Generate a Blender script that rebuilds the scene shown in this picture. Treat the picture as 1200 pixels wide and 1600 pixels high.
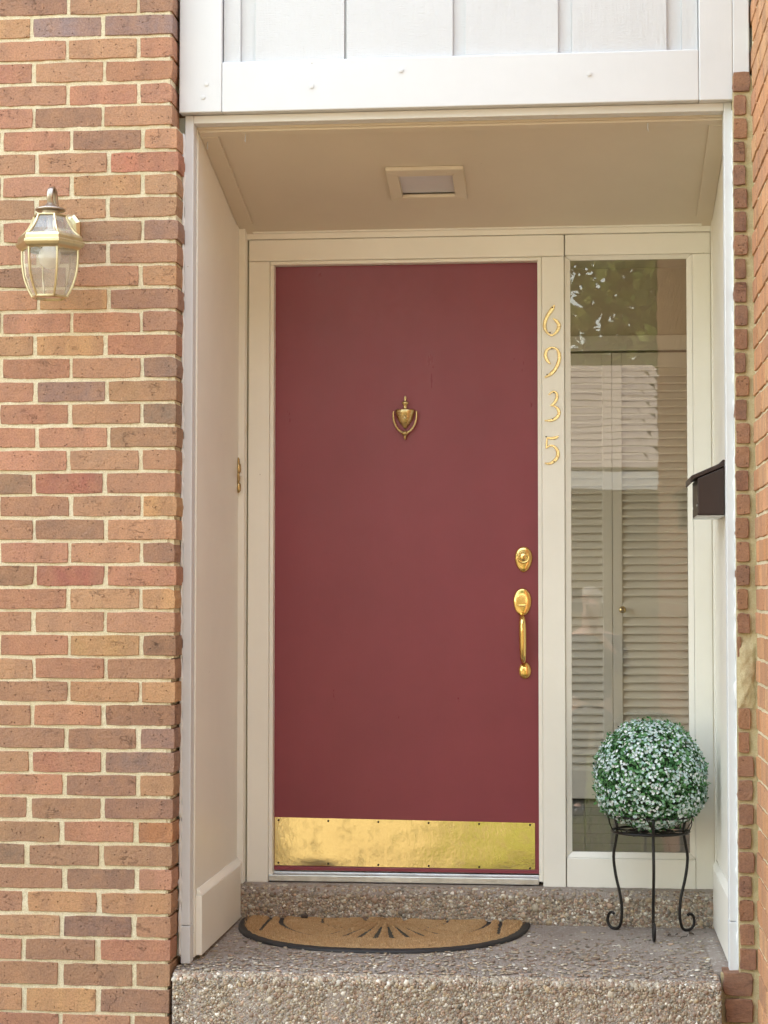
import bpy, bmesh, math, random
import numpy as np
from mathutils import Vector, Matrix

# ------------------------------------------------------------------ scene
for o in list(bpy.data.objects):
    bpy.data.objects.remove(o)
scene = bpy.context.scene
COL = scene.collection
random.seed(7)
rng = np.random.default_rng(11)

# ------------------------------------------------------------------ camera
YAW, PITCH, ROLL = 0.1008, 0.0428, 0.0005
CAM = Vector((1.163, -5.5, 1.086))
fw = Vector((-math.sin(YAW) * math.cos(PITCH), math.cos(YAW) * math.cos(PITCH), math.sin(PITCH)))
r0 = Vector((math.cos(YAW), math.sin(YAW), 0))
u0 = r0.cross(fw)
rt = r0 * math.cos(ROLL) + u0 * math.sin(ROLL)
up = u0 * math.cos(ROLL) - r0 * math.sin(ROLL)
cam_d = bpy.data.cameras.new('camera')
cam = bpy.data.objects.new('camera', cam_d)
COL.objects.link(cam)
cam.matrix_world = Matrix(((rt.x, up.x, -fw.x, CAM.x), (rt.y, up.y, -fw.y, CAM.y), (rt.z, up.z, -fw.z, CAM.z), (0, 0, 0, 1)))
cam_d.sensor_width = 36
cam_d.lens = 67.5
cam_d.clip_start = 0.02
cam_d.clip_end = 500
scene.camera = cam
scene.render.resolution_x = 768
scene.render.resolution_y = 1024

# ------------------------------------------------------------------ sky and sun
SUN_EL, SUN_AZ = math.radians(60), math.radians(-38)     # the sun stands behind the house, to the left; azimuth clockwise from +Y
world = bpy.data.worlds.new('World')
scene.world = world
world.use_nodes = True
wn = world.node_tree
wn.nodes.clear()
sky = wn.nodes.new('ShaderNodeTexSky')
sky.sky_type = 'NISHITA'
sky.sun_disc = False
sky.sun_elevation = SUN_EL
sky.sun_rotation = SUN_AZ
sky.air_density = 1.8
sky.dust_density = 1.0
sky.ozone_density = 0.6
hs = wn.nodes.new('ShaderNodeHueSaturation')
hs.inputs['Saturation'].default_value = 0.5
bgn = wn.nodes.new('ShaderNodeBackground')
bgn.inputs['Strength'].default_value = 0.15
wout = wn.nodes.new('ShaderNodeOutputWorld')
wn.links.new(sky.outputs[0], hs.inputs['Color'])
wn.links.new(hs.outputs[0], bgn.inputs['Color'])
wn.links.new(bgn.outputs[0], wout.inputs['Surface'])
sun_d = bpy.data.lights.new('sun', 'SUN')
sun_d.energy = 2.0
sun_d.angle = math.radians(0.6)
sun_d.color = (1.0, 0.93, 0.84)
sun = bpy.data.objects.new('sun', sun_d)
COL.objects.link(sun)
to_sun = Vector((math.sin(SUN_AZ) * math.cos(SUN_EL), math.cos(SUN_AZ) * math.cos(SUN_EL), math.sin(SUN_EL)))
sun.rotation_euler = to_sun.to_track_quat('Z', 'Y').to_euler()
sun.location = (-4, 6, 9)
vs = scene.view_settings
vs.view_transform = 'Standard'
vs.look = 'None'
vs.gamma = 1
vs.use_curve_mapping = False
vs.exposure = 2.68
scene.render.engine = 'CYCLES'
try:
    scene.cycles.max_bounces = 10
    scene.cycles.diffuse_bounces = 5
    scene.cycles.transparent_max_bounces = 12
except Exception:
    pass


# ------------------------------------------------------------------ helpers
def lin(r, g, b, k=1.0):
    f = lambda c: ((c / 255.0 + 0.055) / 1.055) ** 2.4 if c / 255.0 > 0.04045 else c / 255.0 / 12.92
    return (f(r) * k, f(g) * k, f(b) * k, 1.0)


def tag(o, label=None, cat=None, group=None, kind=None):
    if label: o['label'] = label
    if cat: o['category'] = cat
    if group: o['group'] = group
    if kind: o['kind'] = kind
    return o


def empty(name, loc=(0, 0, 0), rz=0):
    o = bpy.data.objects.new(name, None)
    o.empty_display_size = 0.05
    o.location = loc
    o.rotation_euler = (0, 0, rz)
    COL.objects.link(o)
    return o


def link(name, me, mat, parent=None, bevel=0.0, smooth=False, seg=2):
    if mat is not None and not me.materials:
        me.materials.append(mat)
    o = bpy.data.objects.new(name, me)
    COL.objects.link(o)
    if parent is not None:
        o.parent = parent
        # parts are written in world coordinates unless the parent sits away from the origin
        o.matrix_parent_inverse = Matrix.Identity(4)
    if smooth:
        me.polygons.foreach_set('use_smooth', [True] * len(me.polygons))
    if bevel > 0:
        b = o.modifiers.new('bevel', 'BEVEL')
        b.width = bevel
        b.segments = seg
        b.limit_method = 'ANGLE'
        b.angle_limit = math.radians(35)
    return o


class MB:
    def __init__(s):
        s.v = []
        s.f = []

    def box(s, x0, x1, y0, y1, z0, z1):
        n = len(s.v)
        s.v += [(x0, y0, z0), (x1, y0, z0), (x1, y1, z0), (x0, y1, z0), (x0, y0, z1), (x1, y0, z1), (x1, y1, z1), (x0, y1, z1)]
        s.f += [tuple(n + i for i in q) for q in ((3, 2, 1, 0), (4, 5, 6, 7), (0, 1, 5, 4), (1, 2, 6, 5), (2, 3, 7, 6), (3, 0, 4, 7))]
        return s

    def hexa(s, pts):      # 8 points: bottom ring 4, top ring 4
        n = len(s.v)
        s.v += [tuple(p) for p in pts]
        s.f += [tuple(n + i for i in q) for q in ((3, 2, 1, 0), (4, 5, 6, 7), (0, 1, 5, 4), (1, 2, 6, 5), (2, 3, 7, 6), (3, 0, 4, 7))]
        return s

    def rings(s, rings, closed_ring=True, cap0=True, cap1=True, loop=False):
        n0 = len(s.v)
        m = len(rings[0])
        for r in rings:
            s.v += [tuple(p) for p in r]
        k = len(rings)
        for i in range(k if loop else k - 1):
            a, b = n0 + i * m, n0 + ((i + 1) % k) * m
            for j in range(m if closed_ring else m - 1):
                j2 = (j + 1) % m
                s.f.append((a + j, a + j2, b + j2, b + j))
        if cap0 and not loop: s.f.append(tuple(n0 + j for j in reversed(range(m))))
        if cap1 and not loop: s.f.append(tuple(n0 + (k - 1) * m + j for j in range(m)))
        return s

    def tube(s, pts, rad, n=8, loop=False, flat=None):
        pts = [Vector(p) for p in pts]
        k = len(pts)
        if not hasattr(rad, '__len__'): rad = [rad] * k
        rings = []
        ref = None
        for i, p in enumerate(pts):
            a = pts[i - 1] if (i > 0 or loop) else pts[i]
            b = pts[(i + 1) % k] if (i < k - 1 or loop) else pts[i]
            t = (b - a).normalized()
            if ref is None:
                ref = Vector((1, 0, 0)) if abs(t.x) < 0.8 else Vector((0, 0, 1))
            u = (ref - t * ref.dot(t)).normalized()
            ref = u
            w = t.cross(u)
            fx, fy = flat if flat else (1, 1)
            rings.append([p + (u * math.cos(q) * fx + w * math.sin(q) * fy) * rad[i] for q in (2 * math.pi * j / n for j in range(n))])
        return s.rings(rings, loop=loop)

    def lathe(s, prof, n=24, c=(0, 0, 0), axis='z', sx=1.0, sy=1.0):
        c = Vector(c)
        rings = []
        for r, h in prof:
            ring = []
            for j in range(n):
                q = 2 * math.pi * j / n
                a, b = r * math.cos(q) * sx, r * math.sin(q) * sy
                if axis == 'z': ring.append(c + Vector((a, b, h)))
                elif axis == 'y': ring.append(c + Vector((a, -h, b)))     # h grows towards the viewer
                else: ring.append(c + Vector((h, a, b)))
            rings.append(ring)
        return s.rings(rings)

    def prism(s, outline, y0, y1):     # outline in (x,z)
        a = [(x, y0, z) for x, z in outline]
        b = [(x, y1, z) for x, z in outline]
        return s.rings([a, b])

    def mesh(s, name):
        me = bpy.data.meshes.new(name)
        me.from_pydata(s.v, [], s.f)
        me.update()
        bm = bmesh.new()
        bm.from_mesh(me)
        bmesh.ops.recalc_face_normals(bm, faces=bm.faces)
        bm.to_mesh(me)
        bm.free()
        return me

    def build(s, name, mat, parent=None, bevel=0.0, smooth=False, seg=2):
        return link(name, s.mesh(name), mat, parent, bevel, smooth, seg)


def bx(name, mat, parent, x0, x1, y0, y1, z0, z1, bevel=0.002):
    return MB().box(x0, x1, y0, y1, z0, z1).build(name, mat, parent, bevel)


def catmull(pts, n=6, loop=False):
    P = [Vector(p) for p in pts]
    out = []
    k = len(P)
    for i in range(k if loop else k - 1):
        p0 = P[(i - 1) % k] if (loop or i > 0) else P[0] * 2 - P[1]
        p1, p2 = P[i], P[(i + 1) % k]
        p3 = P[(i + 2) % k] if (loop or i + 2 < k) else P[-1] * 2 - P[-2]
        for j in range(n):
            t = j / n
            out.append(0.5 * ((2 * p1) + (p2 - p0) * t + (2 * p0 - 5 * p1 + 4 * p2 - p3) * t * t + (3 * p1 - p0 - 3 * p2 + p3) * t ** 3))
    if not loop: out.append(P[-1])
    return out


# ------------------------------------------------------------------ materials
class NT:
    def __init__(s, name):
        s.m = bpy.data.materials.new(name)
        s.m.use_nodes = True
        s.t = s.m.node_tree
        s.b = s.t.nodes['Principled BSDF']
        s.out = s.t.nodes['Material Output']

    def n(s, kind, **kw):
        nd = s.t.nodes.new('ShaderNode' + kind)
        for k, v in kw.items():
            if k.startswith('i_'):
                nd.inputs[k[2:].replace('_', ' ')].default_value = v
            else:
                setattr(nd, k, v)
        return nd

    def l(s, a, b):
        s.t.links.new(a, b)

    def coord(s, scale=(1, 1, 1), kind='Object', rand=False):
        tc = s.n('TexCoord')
        v = tc.outputs[kind]
        if rand:
            oi = s.n('ObjectInfo')
            mu = s.n('VectorMath', operation='SCALE')
            cb = s.n('CombineXYZ')
            s.l(oi.outputs['Random'], cb.inputs[0])
            m2 = s.n('Math', operation='MULTIPLY'); m2.inputs[1].default_value = 7.31
            s.l(oi.outputs['Random'], m2.inputs[0]); s.l(m2.outputs[0], cb.inputs[2])
            s.l(cb.outputs[0], mu.inputs[0]); mu.inputs['Scale'].default_value = 37.0
            ad = s.n('VectorMath', operation='ADD')
            s.l(v, ad.inputs[0]); s.l(mu.outputs[0], ad.inputs[1])
            v = ad.outputs[0]
        mp = s.n('Mapping')
        mp.inputs['Scale'].default_value = scale
        s.l(v, mp.inputs[0])
        return mp.outputs[0]

    def noise(s, vec, scale, detail=4, rough=0.6, dist=0.0):
        nd = s.n('TexNoise')
        nd.inputs['Scale'].default_value = scale
        nd.inputs['Detail'].default_value = detail
        nd.inputs['Roughness'].default_value = rough
        nd.inputs['Distortion'].default_value = dist
        if vec is not None: s.l(vec, nd.inputs['Vector'])
        return nd.outputs['Fac']

    def voro(s, vec, scale, feature='F1', out='Distance'):
        nd = s.n('TexVoronoi', feature=feature)
        nd.inputs['Scale'].default_value = scale
        if vec is not None: s.l(vec, nd.inputs['Vector'])
        return nd.outputs[out]

    def ramp(s, fac, stops):
        nd = s.n('ValToRGB')
        e = nd.color_ramp.elements
        while len(e) < len(stops): e.new(0.5)
        for el, (p, c) in zip(e, stops):
            el.position = p
            el.color = c if hasattr(c, '__len__') else (c, c, c, 1)
        s.l(fac, nd.inputs[0])
        return nd.outputs[0]

    def mix(s, fac, a, b, mode='MIX'):
        nd = s.n('Mix', data_type='RGBA', blend_type=mode)
        for sock, val in ((nd.inputs[0], fac), (nd.inputs[6], a), (nd.inputs[7], b)):
            if hasattr(val, 'is_linked') or hasattr(val, 'links'): s.l(val, sock)
            elif hasattr(val, '__len__'): sock.default_value = val
            else: sock.default_value = val
        return nd.outputs[2]

    def math(s, op, a, b=0.5):
        nd = s.n('Math', operation=op)
        for sock, val in ((nd.inputs[0], a), (nd.inputs[1], b)):
            if hasattr(val, 'links'): s.l(val, sock)
            else: sock.default_value = val
        return nd.outputs[0]

    def bump(s, h, strength=0.3, dist=0.002, normal=None):
        nd = s.n('Bump')
        nd.inputs['Strength'].default_value = strength
        nd.inputs['Distance'].default_value = dist
        s.l(h, nd.inputs['Height'])
        if normal is not None: s.l(normal, nd.inputs['Normal'])
        return nd.outputs[0]

    def set(s, color=None, rough=None, metal=None, normal=None, spec=None):
        for key, val in (('Base Color', color), ('Roughness', rough), ('Metallic', metal), ('Normal', normal), ('Specular IOR Level', spec)):
            if val is None: continue
            if hasattr(val, 'links'): s.l(val, s.b.inputs[key])
            else: s.b.inputs[key].default_value = val
        return s.m


def m_brick():
    t = NT('brick_clay')
    oi = t.n('ObjectInfo')
    v = t.coord(rand=True)
    base = oi.outputs['Color']
    # flashed bands running across the face, as fired clay shows
    vb = t.coord(scale=(1, 1, 0.12), rand=True)
    band = t.ramp(t.noise(vb, 14, 2, 0.5), [(0.42, 0), (0.62, 1)])
    c1 = t.mix(t.math('MULTIPLY', band, 0.75), base, t.mix(0.7, base, lin(160, 124, 106, 0.7)))
    blotch = t.ramp(t.noise(v, 22, 5, 0.65, 0.2), [(0.35, 0), (0.7, 1)])
    c2 = t.mix(t.math('MULTIPLY', blotch, 0.6), c1, t.mix(0.55, base, lin(222, 164, 120, 0.72)))
    fine = t.noise(v, 210, 4, 0.7)
    c3 = t.mix(0.7, c2, t.ramp(fine, [(0.3, 0.24), (0.5, 0.5), (0.72, 0.72)]), 'OVERLAY')
    pits = t.ramp(t.voro(v, 95), [(0.08, 1), (0.24, 0)])
    pm = t.math('MULTIPLY', pits, t.ramp(t.noise(v, 33, 2), [(0.48, 0), (0.58, 1)]))
    c4 = t.mix(t.math('MULTIPLY', pm, 0.7), c3, lin(95, 66, 52, 0.7))
    crack = t.ramp(t.math('ABSOLUTE', t.math('SUBTRACT', t.noise(t.coord(scale=(0.6, 1, 1.3), rand=True), 21, 5, 0.62, 0.25), 0.5)), [(0.0, 1), (0.012, 0)])
    cm = t.math('MULTIPLY', crack, t.ramp(t.noise(v, 13, 2), [(0.56, 0), (0.66, 1)]))
    c5 = t.mix(t.math('MULTIPLY', cm, 0.5), c4, lin(105, 72, 58, 0.7))
    lime = t.ramp(t.noise(v, 40, 5, 0.8), [(0.66, 0), (0.76, 1)])
    c6 = t.mix(t.math('MULTIPLY', lime, 0.4), c5, lin(236, 216, 186, 0.8))
    dusty = t.ramp(t.noise(t.coord(scale=(1, 1, 0.5), rand=True), 7, 5, 0.7), [(0.3, 0.02), (0.75, 0.22)])
    c6 = t.mix(dusty, c6, lin(222, 180, 142, 0.78))
    h = t.math('SUBTRACT', t.math('ADD', t.math('MULTIPLY', t.noise(v, 60, 6, 0.7), 1.0), t.math('MULTIPLY', fine, 0.35)), t.math('ADD', t.math('MULTIPLY', pm, 0.8), t.math('MULTIPLY', cm, 0.6)))
    return t.set(c6, 0.9, 0, t.bump(h, 0.9, 0.006), 0.25)


def m_mortar(name='mortar', a=(242, 228, 190), b=(252, 244, 216), moss=0.3):
    t = NT(name)
    v = t.coord()
    c = t.mix(t.ramp(t.noise(v, 9, 6, 0.7), [(0.3, 0), (0.7, 1)]), lin(*a, 0.85), lin(*b, 0.85))
    c = t.mix(t.ramp(t.noise(v, 260, 3, 0.7), [(0.35, 0.5), (0.6, 0)]), c, lin(190, 165, 122, 0.85))
    gm = t.ramp(t.noise(v, 3.1, 4, 0.7), [(0.55, 0), (0.72, 1)])
    c = t.mix(t.math('MULTIPLY', gm, moss), c, lin(168, 168, 112, 0.85))
    h = t.math('ADD', t.noise(v, 120, 5, 0.75), t.noise(v, 400, 3, 0.7))
    return t.set(c, 0.95, 0, t.bump(h, 0.8, 0.004), 0.15)


def m_paint(name, col, rough=0.5, grain=None, dirt=0.25, brush=0.25, dirtcol=(150, 135, 110), sawn=0.0):
    t = NT(name)
    v = t.coord()
    big = t.noise(v, 2.2, 5, 0.65)
    c = t.mix(t.ramp(big, [(0.35, 0), (0.75, 1)]), col, tuple(x * 0.93 for x in col[:3]) + (1,))
    sp = t.ramp(t.voro(v, 24), [(0.03, 1), (0.055, 0)])
    spm = t.math('MULTIPLY', sp, t.ramp(t.noise(v, 6, 2), [(0.57, 0), (0.63, 1)]))
    c = t.mix(t.math('MULTIPLY', spm, dirt * 2), c, lin(*dirtcol, 0.8))
    scr = t.ramp(t.noise(t.coord(scale=(1, 1, 0.25)), 60, 6, 0.8, 1.5), [(0.67, 0), (0.76, 1)])
    c = t.mix(t.math('MULTIPLY', scr, dirt), c, lin(*dirtcol, 0.9))
    vb = t.coord(scale=grain or (1, 1, 0.06))
    h = t.math('ADD', t.math('MULTIPLY', t.noise(vb, 150, 3, 0.6), brush), t.math('MULTIPLY', t.noise(v, 30, 3, 0.5), 0.35))
    if sawn:
        gr = t.noise(t.coord(scale=(1, 1, 0.10)), 90, 5, 0.7, 0.35)
        patch = t.noise(t.coord(scale=(1, 1, 0.5)), 16, 4, 0.6)
        saw = t.noise(t.coord(scale=(0.12, 1, 1)), 330, 3, 0.7)
        h = t.math('ADD', h, t.math('ADD', t.math('MULTIPLY', gr, sawn), t.math('ADD', t.math('MULTIPLY', saw, sawn * 0.9), t.math('MULTIPLY', patch, sawn * 0.8))))
    return t.set(c, rough, 0, t.bump(h, 0.4, 0.002), 0.4)


def m_door():
    t = NT('door_red_paint')
    v = t.coord()
    c = t.mix(t.ramp(t.noise(v, 3, 5, 0.6), [(0.3, 0), (0.7, 1)]), (0.206, 0.031, 0.046, 1), (0.236, 0.037, 0.054, 1))
    vb = t.coord(scale=(1, 1, 0.05))
    h = t.math('ADD', t.math('MULTIPLY', t.noise(vb, 220, 4, 0.6), 0.5), t.math('MULTIPLY', t.noise(v, 420, 2, 0.5), 0.4))
    r = t.ramp(t.noise(t.coord(scale=(1, 1, 0.3)), 9, 5, 0.7), [(0.3, 0.26), (0.7, 0.40)])
    return t.set(c, r, 0, t.bump(h, 0.4, 0.0012), 0.5)


def m_brass(name, col=(0.83, 0.60, 0.22), rough=0.13, tarnish=0.2, wob=0.0, streak=0.0):
    t = NT(name)
    v = t.coord()
    tn = t.ramp(t.noise(v, 18, 6, 0.7), [(0.5, 0), (0.72, 1)])
    c = t.mix(t.math('MULTIPLY', tn, tarnish), col + (1,), (0.30, 0.20, 0.09, 1))
    r = t.math('ADD', rough, t.math('MULTIPLY', tn, 0.18))
    h = t.math('MULTIPLY', t.noise(v, 90, 3, 0.6), 0.12)
    if wob: h = t.math('ADD', h, t.math('MULTIPLY', t.noise(t.coord(scale=(1, 1, 1.4)), 5.0, 2, 0.4), wob))
    if streak:
        sk = t.noise(t.coord(scale=(1, 1, 0.04)), 120, 4, 0.7)
        r = t.math('ADD', r, t.math('MULTIPLY', sk, streak))
    return t.set(c, r, 1.0, t.bump(h, 0.5, 0.004))


def m_plain(name, col, rough=0.5, metal=0.0, var=0.12, bscale=120, bstr=0.15, spec=0.4):
    t = NT(name)
    v = t.coord()
    c = t.mix(t.ramp(t.noise(v, 14, 5, 0.65), [(0.3, 0), (0.7, 1)]), col, tuple(x * (1 - var) for x in col[:3]) + (1,))
    return t.set(c, rough, metal, t.bump(t.noise(v, bscale, 4, 0.6), bstr, 0.002), spec)


def m_attr(name, rough=0.8, bscale=300, bstr=0.2, spec=0.3, trans=0.0):
    t = NT(name)
    a = t.n('Attribute', attribute_name='tint')
    v = t.coord()
    c = t.mix(0.3, a.outputs['Color'], t.ramp(t.noise(v, bscale, 3, 0.6), [(0.3, 0.3), (0.7, 0.7)]), 'OVERLAY')
    m = t.set(c, rough, 0, t.bump(t.noise(v, bscale, 3, 0.6), bstr, 0.001), spec)
    if trans:
        tr = t.n('BsdfTranslucent'); t.l(c, tr.inputs['Color'])
        ms = t.n('MixShader'); ms.inputs[0].default_value = trans
        t.l(t.b.outputs[0], ms.inputs[1]); t.l(tr.outputs[0], ms.inputs[2]); t.l(ms.outputs[0], t.out.inputs['Surface'])
    return m


def m_concrete():
    t = NT('worn_aggregate_concrete')
    v = t.coord()
    cell = t.voro(v, 105, out='Color')
    sep = t.n('SeparateColor'); t.l(cell, sep.inputs[0])
    peb = t.ramp(sep.outputs[0], [(0.0, lin(150, 136, 126)), (0.3, lin(176, 160, 146)), (0.55, lin(158, 132, 116)), (0.8, lin(200, 190, 176)), (1.0, lin(232, 226, 214))])
    edge = t.ramp(t.voro(v, 105, 'DISTANCE_TO_EDGE'), [(0.05, 1), (0.22, 0)])
    mat_c = t.mix(t.ramp(t.noise(v, 5, 5, 0.7), [(0.3, 0), (0.7, 1)]), lin(146, 134, 124), lin(172, 161, 150))
    c = t.mix(edge, peb, mat_c)
    c = t.mix(t.ramp(t.noise(v, 3.5, 6, 0.75), [(0.42, 0.75), (0.7, 0.2)]), c, mat_c)
    st = t.ramp(t.noise(v, 1.7, 6, 0.7), [(0.5, 0), (0.75, 0.5)])
    c = t.mix(st, c, lin(122, 112, 102))
    c = t.mix(0.02, c, (0.0, 0.0, 0.0, 1))
    h = t.math('SUBTRACT', t.noise(v, 220, 4, 0.7), t.math('MULTIPLY', edge, 0.7))
    return t.set(c, 0.88, 0, t.bump(h, 0.7, 0.004), 0.3)


def m_glass(name='window_glass', tint=(0.93, 0.95, 0.93), rough=0.0, ior=1.52, boost=1.0, wav=0.0, dust=0.0):
    t = NT(name)
    t.t.nodes.remove(t.b)
    tr = t.n('BsdfTransparent'); tr.inputs[0].default_value = tint + (1,)
    gl = t.n('BsdfGlossy'); gl.inputs['Roughness'].default_value = rough
    fr = t.n('Fresnel'); fr.inputs['IOR'].default_value = ior
    if wav:
        t.l(t.bump(t.noise(t.coord(), 2.2, 2, 0.4), wav, 0.01), gl.inputs['Normal'])
    f = t.math('MINIMUM', t.math('MULTIPLY', fr.outputs[0], boost), 1.0)
    ms = t.n('MixShader')
    t.l(f, ms.inputs[0]); t.l(tr.outputs[0], ms.inputs[1]); t.l(gl.outputs[0], ms.inputs[2]); t.l(ms.outputs[0], t.out.inputs['Surface'])
    if dust:
        df_ = t.n('BsdfDiffuse'); df_.inputs[0].default_value = (0.80, 0.78, 0.72, 1)
        dm = t.math('MULTIPLY', t.ramp(t.noise(t.coord(), 22, 4, 0.65), [(0.25, 0.5), (0.75, 1.0)]), dust)
        m2 = t.n('MixShader'); t.l(dm, m2.inputs[0]); t.l(ms.outputs[0], m2.inputs[1]); t.l(df_.outputs[0], m2.inputs[2]); t.l(m2.outputs[0], t.out.inputs['Surface'])
    return t.m


def m_coir():
    t = NT('coir_pile')
    v = t.coord()
    c = t.ramp(t.noise(v, 420, 4, 0.75), [(0.25, lin(132, 102, 70)), (0.5, lin(192, 156, 112)), (0.75, lin(222, 190, 146))])
    c = t.mix(t.ramp(t.noise(v, 9, 4), [(0.4, 0), (0.7, 0.4)]), c, lin(176, 132, 86))
    return t.set(c, 0.95, 0, t.bump(t.noise(v, 500, 4, 0.8), 0.9, 0.006), 0.1)


def m_ground(name, c1, c2, scale, bscale=80, bstr=0.6):
    t = NT(name)
    v = t.coord()
    c = t.mix(t.ramp(t.noise(v, scale, 7, 0.7), [(0.3, 0), (0.7, 1)]), c1, c2)
    return t.set(c, 0.92, 0, t.bump(t.noise(v, bscale, 5, 0.7), bstr, 0.01), 0.2)


M = {}
M['brick'] = m_brick()
M['mortar'] = m_mortar()
M['mortar_patch'] = m_mortar('grey_patch_mortar', (206, 190, 146), (232, 218, 178), 0.8)
M['white'] = m_paint('white_gloss_paint', (0.66, 0.668, 0.67, 1), 0.45, dirt=0.28, brush=0.35)
M['white_sawn'] = m_paint('white_rough_sawn_paint', (0.60, 0.608, 0.61, 1), 0.6, dirt=0.14, brush=0.3, sawn=2.4)
M['mildew'] = m_paint('white_mildewed_paint', (0.72, 0.715, 0.69, 1), 0.55, dirt=0.5, brush=0.3, dirtcol=(96, 84, 66))
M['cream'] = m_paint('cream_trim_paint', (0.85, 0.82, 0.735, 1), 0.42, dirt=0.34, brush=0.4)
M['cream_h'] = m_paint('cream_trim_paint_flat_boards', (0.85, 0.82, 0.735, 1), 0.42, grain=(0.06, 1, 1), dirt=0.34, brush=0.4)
M['ceil'] = m_paint('cream_ceiling_with_shade', (0.66, 0.58, 0.46, 1), 0.6, grain=(1, 0.06, 1), dirt=0.25, brush=0.25)  # trim cream made darker and warmer: porch shade put into the colour
M['door'] = m_door()
M['brass'] = m_brass('polished_brass')
M['brass_num'] = m_brass('weathered_brass', (0.82, 0.66, 0.34), 0.24, 0.3)
M['brass_knock'] = m_brass('antique_brass', (0.56, 0.42, 0.20), 0.26, 0.6)
M['brass_plate'] = m_brass('kick_plate_brass', (0.80, 0.68, 0.36), 0.05, 0.08, wob=1.2, streak=0.13)
M['brass_lamp'] = m_brass('lacquered_lamp_brass', (0.66, 0.56, 0.36), 0.30, 0.6)
M['bronze_lamp'] = m_brass('tarnished_lamp_brass', (0.42, 0.36, 0.30), 0.36, 0.5)
M['alu'] = m_plain('threshold_aluminium', (0.72, 0.73, 0.74, 1), 0.35, 0.9, 0.3, 200, 0.3)
M['iron'] = m_plain('black_wrought_iron', (0.018, 0.015, 0.013, 1), 0.42, 0.3, 0.3, 160, 0.35)
M['dark'] = m_plain('dark_screw', (0.05, 0.035, 0.02, 1), 0.5, 0.6)
M['mail'] = m_plain('brown_enamel_mailbox', (0.036, 0.019, 0.015, 1), 0.38, 0.0, 0.15, 300, 0.12)
M['rubber'] = m_plain('black_rubber', (0.028, 0.026, 0.026, 1), 0.6, 0, 0.3, 200, 0.3)
M['coir'] = m_coir()
M['fibre'] = m_attr('coir_fibre', 0.9)
M['concrete'] = m_concrete()
M['pebble'] = m_attr('pebble_stone', 0.62, 260, 0.25, 0.35)
M['leaf'] = m_attr('small_leaf', 0.55, 200, 0.1, 0.35, 0.25)
M['petal'] = m_attr('small_petal', 0.6, 200, 0.1, 0.3, 0.25)
M['glass'] = m_glass(boost=2.0, wav=0.05)
M['lamp_glass'] = m_glass('lantern_glass', (0.93, 0.90, 0.84), 0.05, 1.5, 2.6, dust=0.24)
M['bulb'] = m_plain('white_bulb_glass', (0.85, 0.84, 0.80, 1), 0.25, 0, 0.02, 50, 0.0, 0.6)
M['diffuser'] = m_plain('opal_lens', (0.62, 0.60, 0.62, 1), 0.35, 0, 0.05, 400, 0.15)
M['wall_in'] = m_plain('hall_wall_paint', (0.62, 0.55, 0.42, 1), 0.7, 0, 0.05)
M['louver'] = m_paint('closet_cream_paint', (0.80, 0.75, 0.66, 1), 0.5, grain=(0.06, 1, 1), dirt=0.05, brush=0.15)
M['tile'] = m_plain('hall_slate_tile', (0.10, 0.095, 0.09, 1), 0.32, 0, 0.4, 60, 0.2)
M['path'] = m_ground('path_concrete', lin(130, 116, 92), lin(106, 94, 74), 3)
M['soil'] = m_ground('yard_soil', lin(92, 84, 58), lin(116, 104, 76), 4)
M['grass'] = m_attr('grass_blade', 0.7, 100, 0.05, 0.2, 0.3)
M['bark'] = m_plain('tree_bark', (0.10, 0.075, 0.055, 1), 0.9, 0, 0.5, 30, 0.8)
M['shingle'] = m_plain('grey_brown_shingle', lin(202, 184, 170), 0.9, 0, 0.35, 200, 0.5)
M['fascia'] = m_plain('far_white_trim', (0.72, 0.70, 0.66, 1), 0.6)
M['skin'] = m_plain('skin', (0.58, 0.36, 0.27, 1), 0.5, 0, 0.08)
M['hair'] = m_plain('pale_hair', (0.55, 0.47, 0.38, 1), 0.55, 0, 0.4, 200, 0.8)
M['cloth'] = m_plain('dark_cloth', (0.06, 0.065, 0.075, 1), 0.9, 0, 0.3, 300, 0.6)
M['phone'] = m_plain('phone_shell', (0.02, 0.02, 0.022, 1), 0.25)

# ------------------------------------------------------------------ ground
g = MB()
g.v = [(-200, -200, -0.44), (200, -200, -0.44), (200, 200, -0.44), (-200, 200, -0.44)]
g.f = [(0, 1, 2, 3)]
tag(g.build('ground', M['soil']), kind='structure')
walk = MB().box(-1.9, 0.35, -14, -0.36, -0.46, -0.40)
tag(walk.build('path', M['path'], None, 0.006), kind='structure')


def tint_mesh(name, V, Fc, cols, mat, parent=None, smooth=False, ngon=None):
    """V (n,3), Fc (m,k) int faces, cols (m,3) linear per face"""
    me = bpy.data.meshes.new(name)
    m, k = Fc.shape
    me.vertices.add(len(V)); me.vertices.foreach_set('co', V.astype(np.float32).ravel())
    me.loops.add(m * k); me.loops.foreach_set('vertex_index', Fc.astype(np.int32).ravel())
    me.polygons.add(m)
    me.polygons.foreach_set('loop_start', np.arange(0, m * k, k, dtype=np.int32))
    me.polygons.foreach_set('loop_total', np.full(m, k, dtype=np.int32))
    me.update(calc_edges=True)
    at = me.color_attributes.new('tint', 'FLOAT_COLOR', 'CORNER')
    c4 = np.ones((m * k, 4), dtype=np.float32)
    c4[:, :3] = np.repeat(cols, k, axis=0)
    at.data.foreach_set('color', c4.ravel())
    if smooth: me.polygons.foreach_set('use_smooth', np.ones(m, dtype=bool))
    return link(name, me, mat, parent)


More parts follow.
